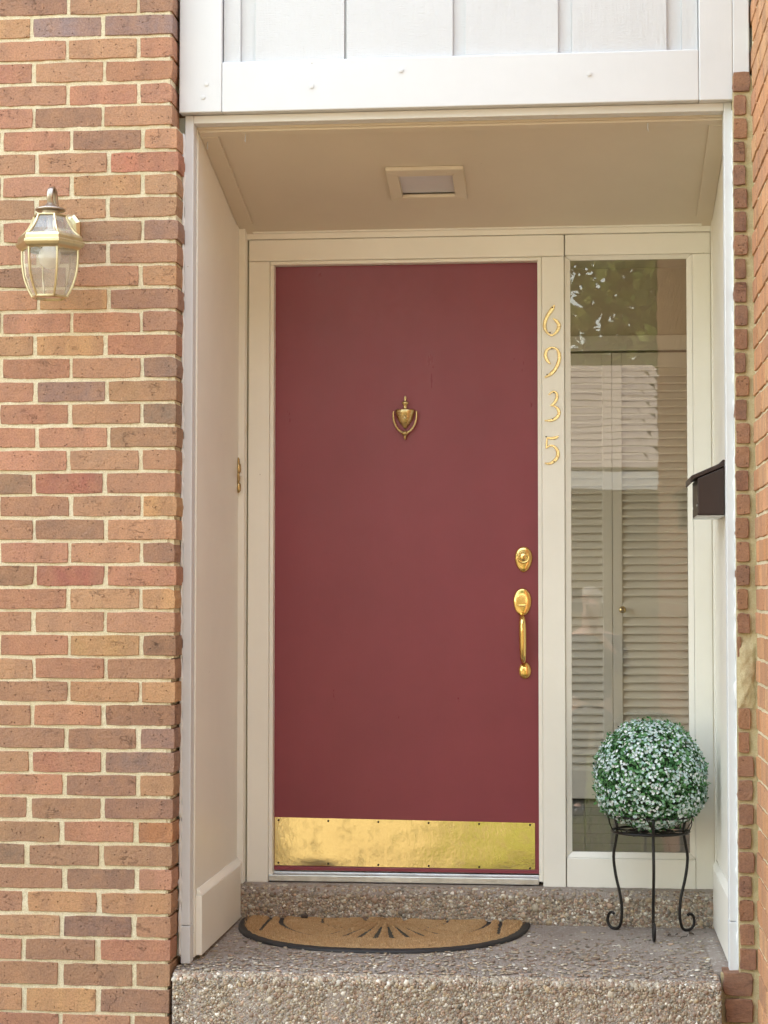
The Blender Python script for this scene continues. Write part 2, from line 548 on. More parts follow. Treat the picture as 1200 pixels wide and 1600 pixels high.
# grass beside the path (nobody could count it)
n = 26000
x = rng.uniform(0.36, 5.0, n); y = rng.uniform(-11.0, -0.5, n)
h = rng.uniform(0.03, 0.075, n); a = rng.uniform(0, math.pi, n); w = 0.006
V = np.zeros((n, 3, 3))
V[:, 0] = np.stack([x - w * np.cos(a), y - w * np.sin(a), np.full(n, -0.44)], 1)
V[:, 1] = np.stack([x + w * np.cos(a), y + w * np.sin(a), np.full(n, -0.44)], 1)
V[:, 2] = np.stack([x + rng.normal(0, .02, n), y + rng.normal(0, .02, n), -0.44 + h], 1)
cg = np.array(lin(128, 138, 62)[:3]) * rng.uniform(0.6, 1.3, (n, 1))
tag(tint_mesh('grass', V.reshape(-1, 3), np.arange(n * 3).reshape(n, 3), cg, M['grass']), 'green and straw grass of the yard beside the path', 'grass', kind='stuff')

# ------------------------------------------------------------------ porch step of exposed aggregate
X0, X1 = -0.004, 1.556
YR, ZR = 0.82, 0.122        # rear riser
step = empty('porch_step', (0, 0, 0))
tag(step, kind='structure')
top = MB()
prof = [(-0.012, -0.45), (-0.012, -0.05), (-0.010, -0.022), (0.002, -0.007), (0.022, -0.001), (0.06, 0.0), (0.30, 0.003), (0.60, 0.007), (YR + 0.03, 0.010)]
NX = 60
rings = []
for i in range(NX + 1):
    xx = X0 + (1.612 - X0) * i / NX if False else X0 + (X1 - X0) * i / NX
    rings.append([(xx, yy + random.uniform(-.0015, .0015) - 0.004 * math.sin(xx * 5), zz + random.uniform(-.0008, .0008)) for yy, zz in prof] + [(xx, YR + 0.03, -0.45)])
top.rings(rings)
top.build('step_slab', M['concrete'], step)
MB().box(X1 - 0.01, 1.64, 0.10, YR + 0.03, -0.1, 0.0085).build('slab_edge', M['concrete'], step)
rs = MB()
profr = [(YR, -0.02), (YR, 0.085), (YR + 0.004, 0.104), (YR + 0.016, 0.117), (YR + 0.034, ZR), (0.97, ZR + 0.002), (0.97, -0.02)]
rings = [[(0.0 + 1.64 * i / NX, yy + random.uniform(-.0012, .0012), zz + random.uniform(-.0008, .0008)) for yy, zz in profr] for i in range(NX + 1)]
rs.rings(rings)
rs.build('door_riser', M['concrete'], step)
low = MB().box(-0.3, 1.9, -0.38, 0.0, -0.46, -0.22)
low.build('lower_step', M['concrete'], step, 0.012)

# pebbles
ico = bmesh.new(); bmesh.ops.create_icosphere(ico, subdivisions=1, radius=1.0)
IV = np.array([v.co[:] for v in ico.verts]); IF = np.array([[v.index for v in f.verts] for f in ico.faces]); ico.free()
PCOL = np.array([lin(*c)[:3] for c in ((168, 150, 128), (154, 126, 108), (186, 174, 154), (144, 136, 124), (224, 216, 200), (126, 96, 80), (176, 154, 122), (196, 162, 138), (108, 100, 90), (242, 236, 226))])
PW = np.array([.2, .17, .15, .14, .08, .08, .07, .05, .04, .02])


def pebbles(P, N, size, flat, sink):
    """P (n,3) surface points, N (n,3) normals"""
    n = len(P)
    s = size * rng.lognormal(0, 0.35, n)
    ax = rng.uniform(0.75, 1.35, (n, 3))
    q = rng.normal(size=(n, 4)); q /= np.linalg.norm(q, axis=1)[:, None]
    w_, x_, y_, z_ = q.T
    Rm = np.stack([1 - 2 * (y_**2 + z_**2), 2 * (x_*y_ - z_*w_), 2 * (x_*z_ + y_*w_), 2 * (x_*y_ + z_*w_), 1 - 2 * (x_**2 + z_**2), 2 * (y_*z_ - x_*w_), 2 * (x_*z_ - y_*w_), 2 * (y_*z_ + x_*w_), 1 - 2 * (x_**2 + y_**2)], 1).reshape(n, 3, 3)
    loc = IV[None] * rng.uniform(0.82, 1.18, (n, len(IV), 1)) * ax[:, None, :]
    loc = np.einsum('nij,nkj->nki', Rm, loc) * s[:, None, None]
    d = np.einsum('nki,ni->nk', loc, N)
    loc = loc - (1 - flat) * d[:, :, None] * N[:, None, :]
    loc = loc + (P - N * (s * flat * sink)[:, None])[:, None, :]
    Fc = (IF[None] + (np.arange(n) * len(IV))[:, None, None]).reshape(-1, 3)
    cols = (0.72 * PCOL[rng.choice(len(PCOL), n, p=PW)] + 0.28 * np.array(lin(160, 148, 126)[:3])) * rng.uniform(0.68, 1.15, (n, 1))
    return loc.reshape(-1, 3), Fc, np.repeat(cols, len(IF), axis=0)


parts = []
n = 17000
Pf = np.stack([rng.uniform(X0 + .004, X1 - .004, n), np.full(n, -0.012), rng.uniform(-0.22, -0.02, n)], 1)
Pf[:, 1] -= 0.004 * np.sin(Pf[:, 0] * 5)
parts.append(pebbles(Pf, np.tile([0, -1.0, 0], (n, 1)), 0.0034, 0.62, 0.3))
n = 3200
tt = rng.uniform(0, 1, n)
Pn = np.stack([rng.uniform(X0 + .004, X1 - .004, n), -0.010 + 0.03 * tt**1.5, -0.022 + 0.021 * tt**0.6], 1)
Pn[:, 1] -= 0.004 * np.sin(Pn[:, 0] * 5)
Nn = np.stack([np.zeros(n), -(1 - tt), tt + .2], 1); Nn /= np.linalg.norm(Nn, axis=1)[:, None]
parts.append(pebbles(Pn, Nn, 0.0040, 0.65, 0.35))
n = 3400
yy = 0.02 + 0.78 * rng.beta(1.0, 2.2, n)
Pt = np.stack([rng.uniform(X0, 1.60, n), yy, 0.0035 + 0.0 * yy + 0.010 * yy], 1)
Pt[Pt[:, 1] < 0.1, 0] = np.clip(Pt[Pt[:, 1] < 0.1, 0], X0, X1 - 0.01)
parts.append(pebbles(Pt, np.tile([0, 0, 1.0], (n, 1)), 0.0045, 0.28, 0.5))
n = 7000
Pr = np.stack([rng.uniform(0.04, 1.605, n), np.full(n, YR), rng.uniform(0.008, 0.098, n)], 1)
parts.append(pebbles(Pr, np.tile([0, -1.0, 0], (n, 1)), 0.0040, 0.75, 0.3))
n = 700
Pr = np.stack([rng.uniform(0.04, 1.605, n), YR + rng.uniform(0.0, 0.03, n), rng.uniform(0.1, 0.12, n)], 1)
Pr[:, 2] = 0.1 + 0.022 * np.sqrt((Pr[:, 1] - YR) / 0.03)
parts.append(pebbles(Pr, np.tile([0, -.6, .8], (n, 1)), 0.0045, 0.45, 0.5))
off = 0; VV = []; FF = []; CC = []
for v_, f_, c_ in parts:
    VV.append(v_); FF.append(f_ + off); CC.append(c_); off += len(v_)
tag(tint_mesh('pebble_aggregate', np.concatenate(VV), np.concatenate(FF), np.concatenate(CC), M['pebble'], step, smooth=True), kind='stuff')


# ------------------------------------------------------------------ bricks
def brick_mesh(L, H, D, seed):
    r = random.Random(seed)
    pts = []
    nx, nz = (5, 2) if L > 0.05 else (3, 4)
    hl, hh = L / 2, H / 2
    for i in range(nx): pts.append((-hl + L * i / nx, -hh))
    for i in range(nz): pts.append((hl, -hh + H * i / nz))
    for i in range(nx): pts.append((hl - L * i / nx, hh))
    for i in range(nz): pts.append((-hl, hh - H * i / nz))
    corner = {0, nx, nx + nz, 2 * nx + nz}
    out = []
    for i, (x, z) in enumerate(pts):
        c = 0.0016 * r.random() + 0.0005 if i in corner else 0.0
        x2 = x - math.copysign(c, x) if i in corner else x
        z2 = z - math.copysign(c, z) if i in corner else z
        out.append((x2 + r.uniform(-.0010, .0010), z2 + r.uniform(-.0013, .0010)))
    chip = r.random() < 0.25
    if chip:
        k = r.randrange(len(out)); x, z = out[k]
        out[k] = (x * (1 - 0.003 / max(abs(x), .02)), z * (1 - 0.003 / max(abs(z), .01)))
    m = MB()
    ins = 0.0013
    front = [(x * (1 - ins / hl), r.uniform(-.0006, .0008), z * (1 - ins / hh)) for x, z in out]
    mid = [(x, 0.0022 + r.uniform(0, .001), z) for x, z in out]
    back = [(x, D, z) for x, z in out]
    m.rings([front, mid, back], cap0=True, cap1=True)
    me = m.mesh('brick')
    me.materials.append(M['brick'])
    return me


ST = [brick_mesh(0.2025, 0.0572, 0.095, i) for i in range(14)]      # stretcher, returns 0.095 deep
HD = [brick_mesh(0.0945, 0.0572, 0.20, 50 + i) for i in range(8)]   # header end
NR = [brick_mesh(0.034, 0.0572, 0.09, 90 + i) for i in range(12)]    # cut brick of the narrow pier
PAL = [(206, 155, 127), (203, 147, 120), (214, 166, 124), (188, 144, 116), (212, 154, 130), (206, 162, 128), (199, 141, 119), (220, 174, 124), (178, 142, 116), (209, 149, 123), (170, 132, 114), (216, 164, 130), (196, 156, 124)]
KB = 0.63


def bcol(rgb, k=KB, j=0.12, rnd=random):
    c = lin(*rgb, k)
    q = 1 + rnd.uniform(-j, j)
    return (c[0] * q, c[1] * q * (1 + rnd.uniform(-.03, .03)), c[2] * q * (1 + rnd.uniform(-.04, .04)), 1)


def Zk(k):
    if k <= 40: return 0.0905 + (40 - k) * 0.0677
    return {41: 0.022, 42: -0.051, 43: -0.126}.get(k, -0.126 - 0.0705 * (k - 43))


def corner_x(k):
    if k < 5: return -0.019
    if k <= 28: return 0.0 - 0.002 * ((k * 37) % 3)
    return -0.001 * (k - 28)


class Stuff:      # bricks outside the picture: real bricks, joined
    def __init__(s): s.v = []; s.f = []

    def add(s, me, mw):
        n = len(s.v)
        s.v += [tuple(mw @ v.co) for v in me.vertices]
        s.f += [tuple(n + i for i in p.vertices) for p in me.polygons]

    def build(s, name, mat, parent, color):
        me = bpy.data.meshes.new(name); me.from_pydata(s.v, [], s.f)
        o = link(name, me, mat, parent); o.color = color
        return tag(o, kind='stuff')


def place_brick(me, loc, rz, color, parent, sc=(1, 1, 1), tilt=0.0):
    o = bpy.data.objects.new('brick', me)
    COL.objects.link(o)
    o.parent = parent
    o.location = loc
    o.rotation_euler = (0, tilt, rz)
    o.scale = sc
    o.color = color
    return o


SPECIAL = {(0, 0): (158, 136, 134), (0, 1): (160, 140, 140), (16, 1): (166, 136, 132), (20, 1): (190, 118, 108), (24, 1): (188, 114, 102),
           (31, 0): (168, 140, 130), (37, 1): (150, 120, 108), (39, 1): (144, 116, 110), (35, 0): (206, 140, 96), (32, 0): (160, 134, 126), (5, 1): (160, 126, 108),
           (9, 0): (166, 134, 124), (13, 0): (190, 148, 128), (15, 0): (158, 132, 120), (17, 0): (152, 132, 114), (20, 2): (154, 128, 108), (27, 0): (162, 126, 106),
           (22, 1): (160, 128, 106), (24, 2): (160, 124, 100), (36, 2): (150, 128, 112), (34, 0): (156, 122, 108), (30, 0): (164, 124, 104), (6, 0): (204, 132, 112)}
wall = empty('brick_wall', (-0.3, 0.05, -0.45))
tag(wall, 'red brick wall left of the porch, carrying the brass lantern', 'brick wall', 'brick walls of the porch')
WOFF = Vector((0.3, -0.05, 0.45))
stf = Stuff()
br = random.Random(5)
for k in range(-33, 48):
    zt, zb = Zk(k), Zk(k + 1)
    zc, hh = (zt + zb) / 2, (zt - zb) - 0.0088
    cx = corner_x(k)
    A = k % 2 == 0
    xr = cx
    i = 0
    while xr > -2.3:
        if not A and i == 0: L, me = 0.0985, br.choice(HD)
        else: L, me = 0.2025, br.choice(ST)
        j = 0.0090 + br.uniform(-0.002, 0.003) + (0.004 if k > 30 and i < 2 else 0)
        L2 = L + 0.0015 + br.uniform(-.0035, .0035)
        xl = xr - L2
        base_L = 0.0945 if L < 0.15 else 0.2025
        sc = (L2 / base_L, 1, hh / 0.0572)
        loc = Vector(((xl + xr) / 2, br.uniform(-.0015, .0015), zc + br.uniform(-.0012, .0012)))
        rgb = SPECIAL.get((k, i), br.choice(PAL))
        tilt = br.uniform(-.003, .003)
        if xr > -0.62 and -0.17 < zc < 2.9:
            place_brick(me, loc + WOFF, 0, bcol(rgb, rnd=br), wall, sc, tilt)
        else:
            stf.add(me, Matrix.Translation(loc + WOFF) @ Matrix.Diagonal((*sc, 1)))
        xr = xl - j
        i += 1
stf.build('outer_bricks', M['brick'], wall, lin(186, 138, 112, KB))


def mortar_sheet(x0, x1, z0, z1, y, step=0.016, amp=0.0012):
    nx, nz = int((x1 - x0) / step) + 1, int((z1 - z0) / step) + 1
    m = MB()
    xs = np.linspace(x0, x1, nx); zs = np.linspace(z0, z1, nz)
    for zz in zs:
        for xx in xs:
            m.v.append((xx, y + random.uniform(-amp, amp), zz))
    for b in range(nz - 1):
        for a in range(nx - 1):
            q = b * nx + a
            m.f.append((q, q + 1, q + nx + 1, q + nx))
    return m


ml = MB().box(-2.3, -0.04, 0.006, 0.13, -0.45, 5.0)
ml.box(-0.0405, -0.026, 0.006, 0.13, 2.46, 5.0)
ml.box(-0.0405, -0.009, 0.006, 0.13, 0.9, 2.46)
ml.box(-0.0405, -0.016, 0.006, 0.13, 0.3, 0.9)
ml.box(-0.0405, -0.022, 0.006, 0.13, -0.45, 0.3)
for i_, v_ in enumerate(ml.v): ml.v[i_] = tuple(Vector(v_) + WOFF)
mo = ml.build('mortar', M['mortar'], wall)
# a fine sheet of struck mortar in front of the core so the joints are uneven
ms_ = mortar_sheet(-0.66, -0.028, -0.2, 2.95, 0.0036, 0.010, 0.0014)
ms_.v = [tuple(Vector(v_) + WOFF) for v_ in ms_.v]
ms_.build('mortar', M['mortar'], wall, smooth=True)

# right-hand return wall: runs towards the viewer, seen edge-on
XW = 1.664
rw = empty('brick_wall', (XW + 0.05, -2.3, -0.45))
tag(rw, 'orange brick return wall running toward the viewer at the right edge', 'brick wall', 'brick walls of the porch')
ROFF = -Vector(rw.location)
stf = Stuff()
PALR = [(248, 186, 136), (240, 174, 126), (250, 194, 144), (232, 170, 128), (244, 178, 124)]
for k in range(-11, 48):
    zt, zb = Zk(k), Zk(k + 1)
    zc, hh = (zt + zb) / 2, (zt - zb) - 0.0088
    yb = 0.10 - (0.107 if k % 2 else 0.0) + 0.03
    while yb > -4.7:
        L2 = 0.2025 + br.uniform(-.003, .003)
        yf = yb - L2
        me = br.choice(ST)
        loc = Vector((XW + br.uniform(-.0012, .0012), (yb + yf) / 2, zc + br.uniform(-.001, .001)))
        sc = (L2 / 0.2025, 1, hh / 0.0572)
        if yb > -0.62 and -0.17 < zc < 2.85:
            place_brick(me, loc + ROFF, -math.pi / 2, bcol(br.choice(PALR), rnd=br), rw, sc)
        else:
            stf.add(me, Matrix.Translation(loc + ROFF) @ Matrix.Rotation(-math.pi / 2, 4, 'Z') @ Matrix.Diagonal((*sc, 1)))
        yb = yf - 0.0105
stf.build('outer_bricks', M['brick'], rw, lin(202, 150, 114, KB))
mr = MB().box(XW + 0.005, XW + 0.2, -4.68, 0.16, -0.45, 3.5)
mr.v = [tuple(Vector(v_) + ROFF) for v_ in mr.v]
mr.build('mortar', M['mortar'], rw)

# narrow pier of cut bricks between the right jamb and the return wall
pier = empty('brick_pier', (1.635, 0.05, -0.45))
tag(pier, 'narrow column of brown cut bricks between the white jamb and the right wall', 'brick pier')
POFF = -Vector(pier.location)
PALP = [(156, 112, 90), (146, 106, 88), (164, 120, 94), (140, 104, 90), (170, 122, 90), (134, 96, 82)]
YP = 0.045
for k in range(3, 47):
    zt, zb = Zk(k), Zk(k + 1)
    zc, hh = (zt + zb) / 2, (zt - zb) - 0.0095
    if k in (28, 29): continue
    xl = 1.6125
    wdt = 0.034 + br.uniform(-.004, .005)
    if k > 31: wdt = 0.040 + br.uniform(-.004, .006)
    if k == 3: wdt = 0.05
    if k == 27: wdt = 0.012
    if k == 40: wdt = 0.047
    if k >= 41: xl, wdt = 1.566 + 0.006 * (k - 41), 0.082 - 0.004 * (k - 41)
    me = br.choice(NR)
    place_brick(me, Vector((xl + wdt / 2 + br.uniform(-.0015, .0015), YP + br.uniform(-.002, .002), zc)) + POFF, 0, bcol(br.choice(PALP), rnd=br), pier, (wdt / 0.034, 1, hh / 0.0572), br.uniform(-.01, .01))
pm_ = mortar_sheet(1.6105, 1.672, -0.3, 2.58, YP + 0.009, 0.008, 0.0022)
pm_.v = [tuple(Vector(v_) + POFF) for v_ in pm_.v]
pm_.build('mortar', M['mortar_patch'], pier, smooth=True)
pc = MB().box(1.612, 1.67, YP + 0.014, 0.2, -0.45, 2.58).box(1.562, 1.612, YP + 0.014, 0.09, -0.45, 0.012)
pc.v = [tuple(Vector(v_) + POFF) for v_ in pc.v]
pc.build('mortar_core', M['mortar_patch'], pier)
# lumpy patch of mortar where two bricks are missing
lump = MB()
zl0, zl1 = Zk(30) - 0.004, Zk(27) - 0.02
for b_ in range(19):
    for a_ in range(9):
        u_, w_ = a_ / 8, b_ / 18
        d_ = 0.010 * math.sin(u_ * math.pi) ** 0.6 * math.sin(w_ * math.pi) ** 0.5 + random.uniform(-.0035, .0030)
        lump.v.append((1.612 + 0.05 * u_ + POFF.x, YP + 0.007 - d_ + POFF.y, zl0 + (zl1 - zl0) * w_ + POFF.z))
for b_ in range(18):
    for a_ in range(8):
        q_ = b_ * 9 + a_
        lump.f.append((q_, q_ + 1, q_ + 10, q_ + 9))
tag(lump.build('mortar_patch', M['mortar_patch'], pier, smooth=True), 'lumpy greenish patch of mortar filling two missing bricks')

# ------------------------------------------------------------------ white siding above the porch
YL = 0.06
sid = empty('siding_panel', (0.8, YL, 2.514))
tag(sid, 'white board siding framed by wide boards above the porch opening', 'siding')
SO = -Vector(sid.location)


def sb(name, mat, x0, x1, y0, y1, z0, z1, bev=0.002):
    return bx(name, mat, sid, x0 + SO.x, x1 + SO.x, y0 + SO.y, y1 + SO.y, z0 + SO.z, z1 + SO.z, bev)


sb('backing', M['white'], -0.01, 1.67, YL + 0.045, YL + 0.06, 2.52, 5.0)
sb('corner_board', M['white'], -0.012, 0.1155, YL, YL + 0.045, 2.515, 5.0, 0.003)
sb('corner_board', M['white'], 1.5165, 1.613, YL, YL + 0.045, 2.513, 5.0, 0.003)
sb('corner_board', M['white'], 1.6132, 1.660, YL, YL + 0.045, 2.580, 5.0, 0.003)
sb('bottom_rail', M['white'], 0.1165, 1.5155, YL + 0.0015, YL + 0.045, 2.514, 2.664, 0.003)
edges = [(0.118, 0.169), (0.213, 0.480), (0.4865, 0.802), (0.838, 1.111), (1.150, 1.425), (1.468, 1.5145)]
for a_, b_ in edges:
    sb('siding_board', M['white_sawn'], a_, b_, YL + 0.018, YL + 0.035, 2.666, 5.0, 0.0015)
for a_, b_ in ((0.169, 0.213), (0.480, 0.4865), (0.802, 0.838), (1.111, 1.150), (1.425, 1.468)):
    sb('groove', M['white_sawn'], a_ + 0.0005, b_ - 0.0005, YL + 0.029, YL + 0.045, 2.666, 5.0, 0)
for px_, pz_ in ((0.385, 2.585), (0.65, 2.625), (1.20, 2.60), (0.06, 2.56), (0.07, 2.60)):
    nl = MB().lathe([(0.0, 0.0), (0.007, 0.0), (0.007, 0.0012), (0.0, 0.002)], 12, (px_ + SO.x, -0.0008 + 0.0, pz_ + SO.z), 'y')
    nl.build('nail_head', M['white'], sid)

# ------------------------------------------------------------------ porch lining
YJ = 0.09
frame = empty('porch_frame', (0.8, YJ, 0.0))
tag(frame, 'white painted jambs and header edging the porch opening', 'porch frame')
FO = -Vector(frame.location)


def fb(name, mat, x0, x1, y0, y1, z0, z1, bev=0.002):
    return bx(name, mat, frame, x0 + FO.x, x1 + FO.x, y0 + FO.y, y1 + FO.y, z0 + FO.z, z1 + FO.z, bev)


fb('jamb', M['white'], 0.0, 0.026, YJ, YJ + 0.05, 0.115, 2.513, 0.0025)
fb('jamb_foot', M['white'], -0.001, 0.027, YJ - 0.001, YJ + 0.05, 0.004, 0.1135, 0.0025)
fb('jamb', M['white'], 1.588, 1.6115, YJ, YJ + 0.05, 0.155, 2.513, 0.0025)
fb('jamb_foot', M['white'], 1.587, 1.6120, YJ - 0.001, YJ + 0.05, 0.008, 0.1535, 0.0025)
fb('header', M['mildew'], 0.0262, 1.5878, YJ + 0.001, YJ + 0.05, 2.489, 2.513, 0.0025)


for cx_, y_, z0_, z1_ in ((-0.0035, YJ - 0.003, 0.03, 2.46), (1.6135, YJ - 0.012, 0.02, 2.50)):
    ck = MB(); z_ = z0_; rg = []
    while z_ < z1_:
        w_ = random.uniform(0.002, 0.0062) if random.random() < 0.8 else random.uniform(0.005, 0.010)
        d_ = random.uniform(0.0, 0.003)
        rg.append([(cx_ - w_ + FO.x, y_ + 0.02 + FO.y, z_ + FO.z), (cx_ - w_ * .7 + FO.x, y_ - d_ + FO.y, z_ + FO.z), (cx_ + w_ * .7 + FO.x, y_ - d_ + FO.y, z_ + FO.z), (cx_ + w_ + FO.x, y_ + 0.02 + FO.y, z_ + FO.z)])
        z_ += random.uniform(0.008, 0.022)
    ck.rings(rg)
    tag(ck.build('caulk_bead', M['mildew'], frame, smooth=True), 'ragged painted caulk bead where jamb meets brick')


def panel_thing(name, label, boxes, loc):
    e = empty(name, loc)
    tag(e, label, 'wall panel', 'side walls of the porch')
    o_ = -Vector(loc)
    for nm, x0, x1, y0, y1, z0, z1, bv in boxes:
        bx(nm, M['cream'], e, x0 + o_.x, x1 + o_.x, y0 + o_.y, y1 + o_.y, z0 + o_.z, z1 + o_.z, bv)
    return e


lp = panel_thing('porch_side_wall', 'tan shaded wood panel wall on the left inside the porch', [
    ('panel', -0.06, 0.030, YJ + 0.051, 0.845, 0.014, 2.52, 0.0),
    ('rear_stile', -0.06, 0.050, 0.846, 0.899, 0.125, 2.40, 0.0015),
    ('bottom_rail', -0.058, 0.048, YJ + 0.07, 0.8195, 0.016, 0.192, 0.002),
], (0.0, 0.45, 0.0))
q = MB()       # sloped moulding on top of the bottom rail and up the rear stile
O_ = -Vector(lp.location)
q.hexa([tuple(Vector(p) + O_) for p in ((0.0305, 0.165, 0.193), (0.047, 0.165, 0.193), (0.047, 0.845, 0.193), (0.0305, 0.845, 0.193), (0.0305, 0.165, 0.211), (0.034, 0.165, 0.211), (0.034, 0.845, 0.211), (0.0305, 0.845, 0.211))])
q.build('moulding', M['cream'], lp, 0.001)
rp = panel_thing('porch_side_wall', 'cream wood panel wall on the right inside the porch, behind the mailbox', [
    ('panel', 1.6055, 1.66, YJ + 0.051, 0.845, 0.014, 2.52, 0.0),
    ('rear_stile', 1.6035, 1.66, 0.846, 0.899, 0.125, 2.40, 0.0015),
    ('baseboard', 1.592, 1.6050, YJ + 0.06, 0.8195, 0.016, 0.205, 0.002),
], (1.62, 0.45, 0.0))
q = MB()
O_ = -Vector(rp.location)
q.hexa([tuple(Vector(p) + O_) for p in ((1.593, 0.16, 0.2055), (1.605, 0.16, 0.2055), (1.605, 0.845, 0.2055), (1.593, 0.845, 0.2055), (1.6035, 0.16, 0.226), (1.605, 0.16, 0.226), (1.605, 0.845, 0.226), (1.6035, 0.845, 0.226))])
q.build('moulding', M['cream'], rp, 0.001)


# sloping ceiling
def zc_(y): return 2.492 - (y - 0.1) * 0.235


ceil = empty('porch_ceiling', (0.8, 0.5, 2.4))
tag(ceil, 'tan shaded sloping board ceiling of the porch', 'porch ceiling')
CO = -Vector(ceil.location)


def slab(name, mat, x0, x1, y0, y1, d0, d1, bev=0.0015):
    """box hugging the ceiling: d0,d1 are distances below the ceiling plane"""
    pts = [(x0, y0, zc_(y0) - d1), (x1, y0, zc_(y0) - d1), (x1, y1, zc_(y1) - d1), (x0, y1, zc_(y1) - d1),
           (x0, y0, zc_(y0) - d0), (x1, y0, zc_(y0) - d0), (x1, y1, zc_(y1) - d0), (x0, y1, zc_(y1) - d0)]
    return MB().hexa([tuple(Vector(p) + CO) for p in pts]).build(name, mat, ceil, bev)


# ceiling board with the opening of the recessed light
LX0, LX1, LY0, LY1 = 0.605, 0.775, 0.455, 0.606
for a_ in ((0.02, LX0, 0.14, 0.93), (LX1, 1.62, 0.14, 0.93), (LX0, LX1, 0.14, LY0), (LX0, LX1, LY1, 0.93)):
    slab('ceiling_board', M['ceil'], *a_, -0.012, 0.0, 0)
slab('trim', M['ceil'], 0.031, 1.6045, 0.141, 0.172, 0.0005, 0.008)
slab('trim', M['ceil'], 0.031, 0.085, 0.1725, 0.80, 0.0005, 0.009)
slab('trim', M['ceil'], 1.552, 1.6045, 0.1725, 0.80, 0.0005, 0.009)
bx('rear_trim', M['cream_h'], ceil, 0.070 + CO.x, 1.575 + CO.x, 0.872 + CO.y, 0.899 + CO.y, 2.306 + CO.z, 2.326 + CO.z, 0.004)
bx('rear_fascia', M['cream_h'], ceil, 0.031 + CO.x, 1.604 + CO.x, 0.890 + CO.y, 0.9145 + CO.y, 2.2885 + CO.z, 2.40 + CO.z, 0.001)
# solid fill above, so no daylight leaks
bx('soffit_fill', M['wall_in'], ceil, 0.0 + CO.x, 1.66 + CO.x, 0.14 + CO.y, 1.0 + CO.y, 2.53 + CO.z, 2.69 + CO.z, 0)
hb = bx('house_body', M['wall_in'], None, -1.4, 5.0, 0.135, 7.0, 2.701, 5.0, 0)
tag(hb, kind='structure')
tag(bx('house_roof', M['shingle'], None, -2.5, 5.2, 0.0, 7.2, 5.001, 5.15, 0.01), kind='structure')

cl = empty('ceiling_light', (0.69, 0.53, 2.38))
tag(cl, 'small square recessed light with opal lens, unlit, in the porch ceiling', 'ceiling light')
CLO = -Vector(cl.location)


def cslab(name, mat, pts_y, x0a, x1a, x0b, x1b, d0, d1, bev):
    y0, y1 = pts_y
    pts = [(x0a, y0, zc_(y0) - d1), (x1a, y0, zc_(y0) - d1), (x1b, y1, zc_(y1) - d1), (x0b, y1, zc_(y1) - d1),
           (x0a, y0, zc_(y0) - d0), (x1a, y0, zc_(y0) - d0), (x1b, y1, zc_(y1) - d0), (x0b, y1, zc_(y1) - d0)]
    return MB().hexa([tuple(Vector(p) + CLO) for p in pts]).build(name, mat, cl, bev)


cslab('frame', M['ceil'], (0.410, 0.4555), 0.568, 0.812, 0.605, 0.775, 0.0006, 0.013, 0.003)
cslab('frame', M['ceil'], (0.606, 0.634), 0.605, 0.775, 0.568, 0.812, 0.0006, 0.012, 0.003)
for xa, xb, ya, yb in ((0.568, 0.605, 0, 0), (0.775, 0.812, 0, 0)):
    left = xa < 0.6
    pts = []
    xo, xi = (0.568, 0.605) if left else (0.812, 0.775)
    for d_ in (0.012, 0.0006):
        pts += [(xo, 0.4105, zc_(0.4105) - d_), (xi, 0.456, zc_(0.456) - d_), (xi, 0.6055, zc_(0.6055) - d_), (xo, 0.6335, zc_(0.6335) - d_)]
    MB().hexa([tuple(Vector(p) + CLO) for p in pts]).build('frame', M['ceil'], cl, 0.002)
for x0, x1, y0, y1 in ((0.603, 0.6055, 0.456, 0.606), (0.7745, 0.777, 0.456, 0.606), (0.6055, 0.7745, 0.453, 0.4555), (0.6055, 0.7745, 0.606, 0.6085)):
    cslab('recess_wall', M['cream'], (y0, y1), x0, x1, x0, x1, -0.018, 0.0, 0)
cslab('lens', M['diffuser'], (0.4556, 0.6059), 0.6056, 0.7744, 0.6056, 0.7744, -0.012, -0.003, 0)

# small white hooks left on the front edge of the ceiling
for hx, hy, lab in ((0.170, 0.16, 'thin white hook hanging from the ceiling edge, left of the light'), (0.047, 0.20, 'thin white hook in the upper left corner of the porch'), (1.372, 0.15, 'thin white hook hanging from the ceiling edge, right of the light')):
    hk = MB().tube([(0, 0, 0.012), (0, 0, -0.012), (0.001, -0.004, -0.020), (0, -0.009, -0.016)], 0.0016, 6)
    o_ = hk.build('hook', M['white'], None, smooth=True)
    o_.location = (hx, hy, zc_(hy) - 0.012)
    tag(o_, lab, 'hook', 'hooks along the porch ceiling')

# ------------------------------------------------------------------ door frame, threshold, sidelight
YF = 0.90
df = empty('door_frame', (0.58, YF, ZR))
tag(df, 'cream painted wooden frame around the dark red front door', 'door frame')
DO = -Vector(df.location)


def db_(name, mat, x0, x1, y0, y1, z0, z1, bev=0.002):
    return bx(name, mat, df, x0 + DO.x, x1 + DO.x, y0 + DO.y, y1 + DO.y, z0 + DO.z, z1 + DO.z, bev)


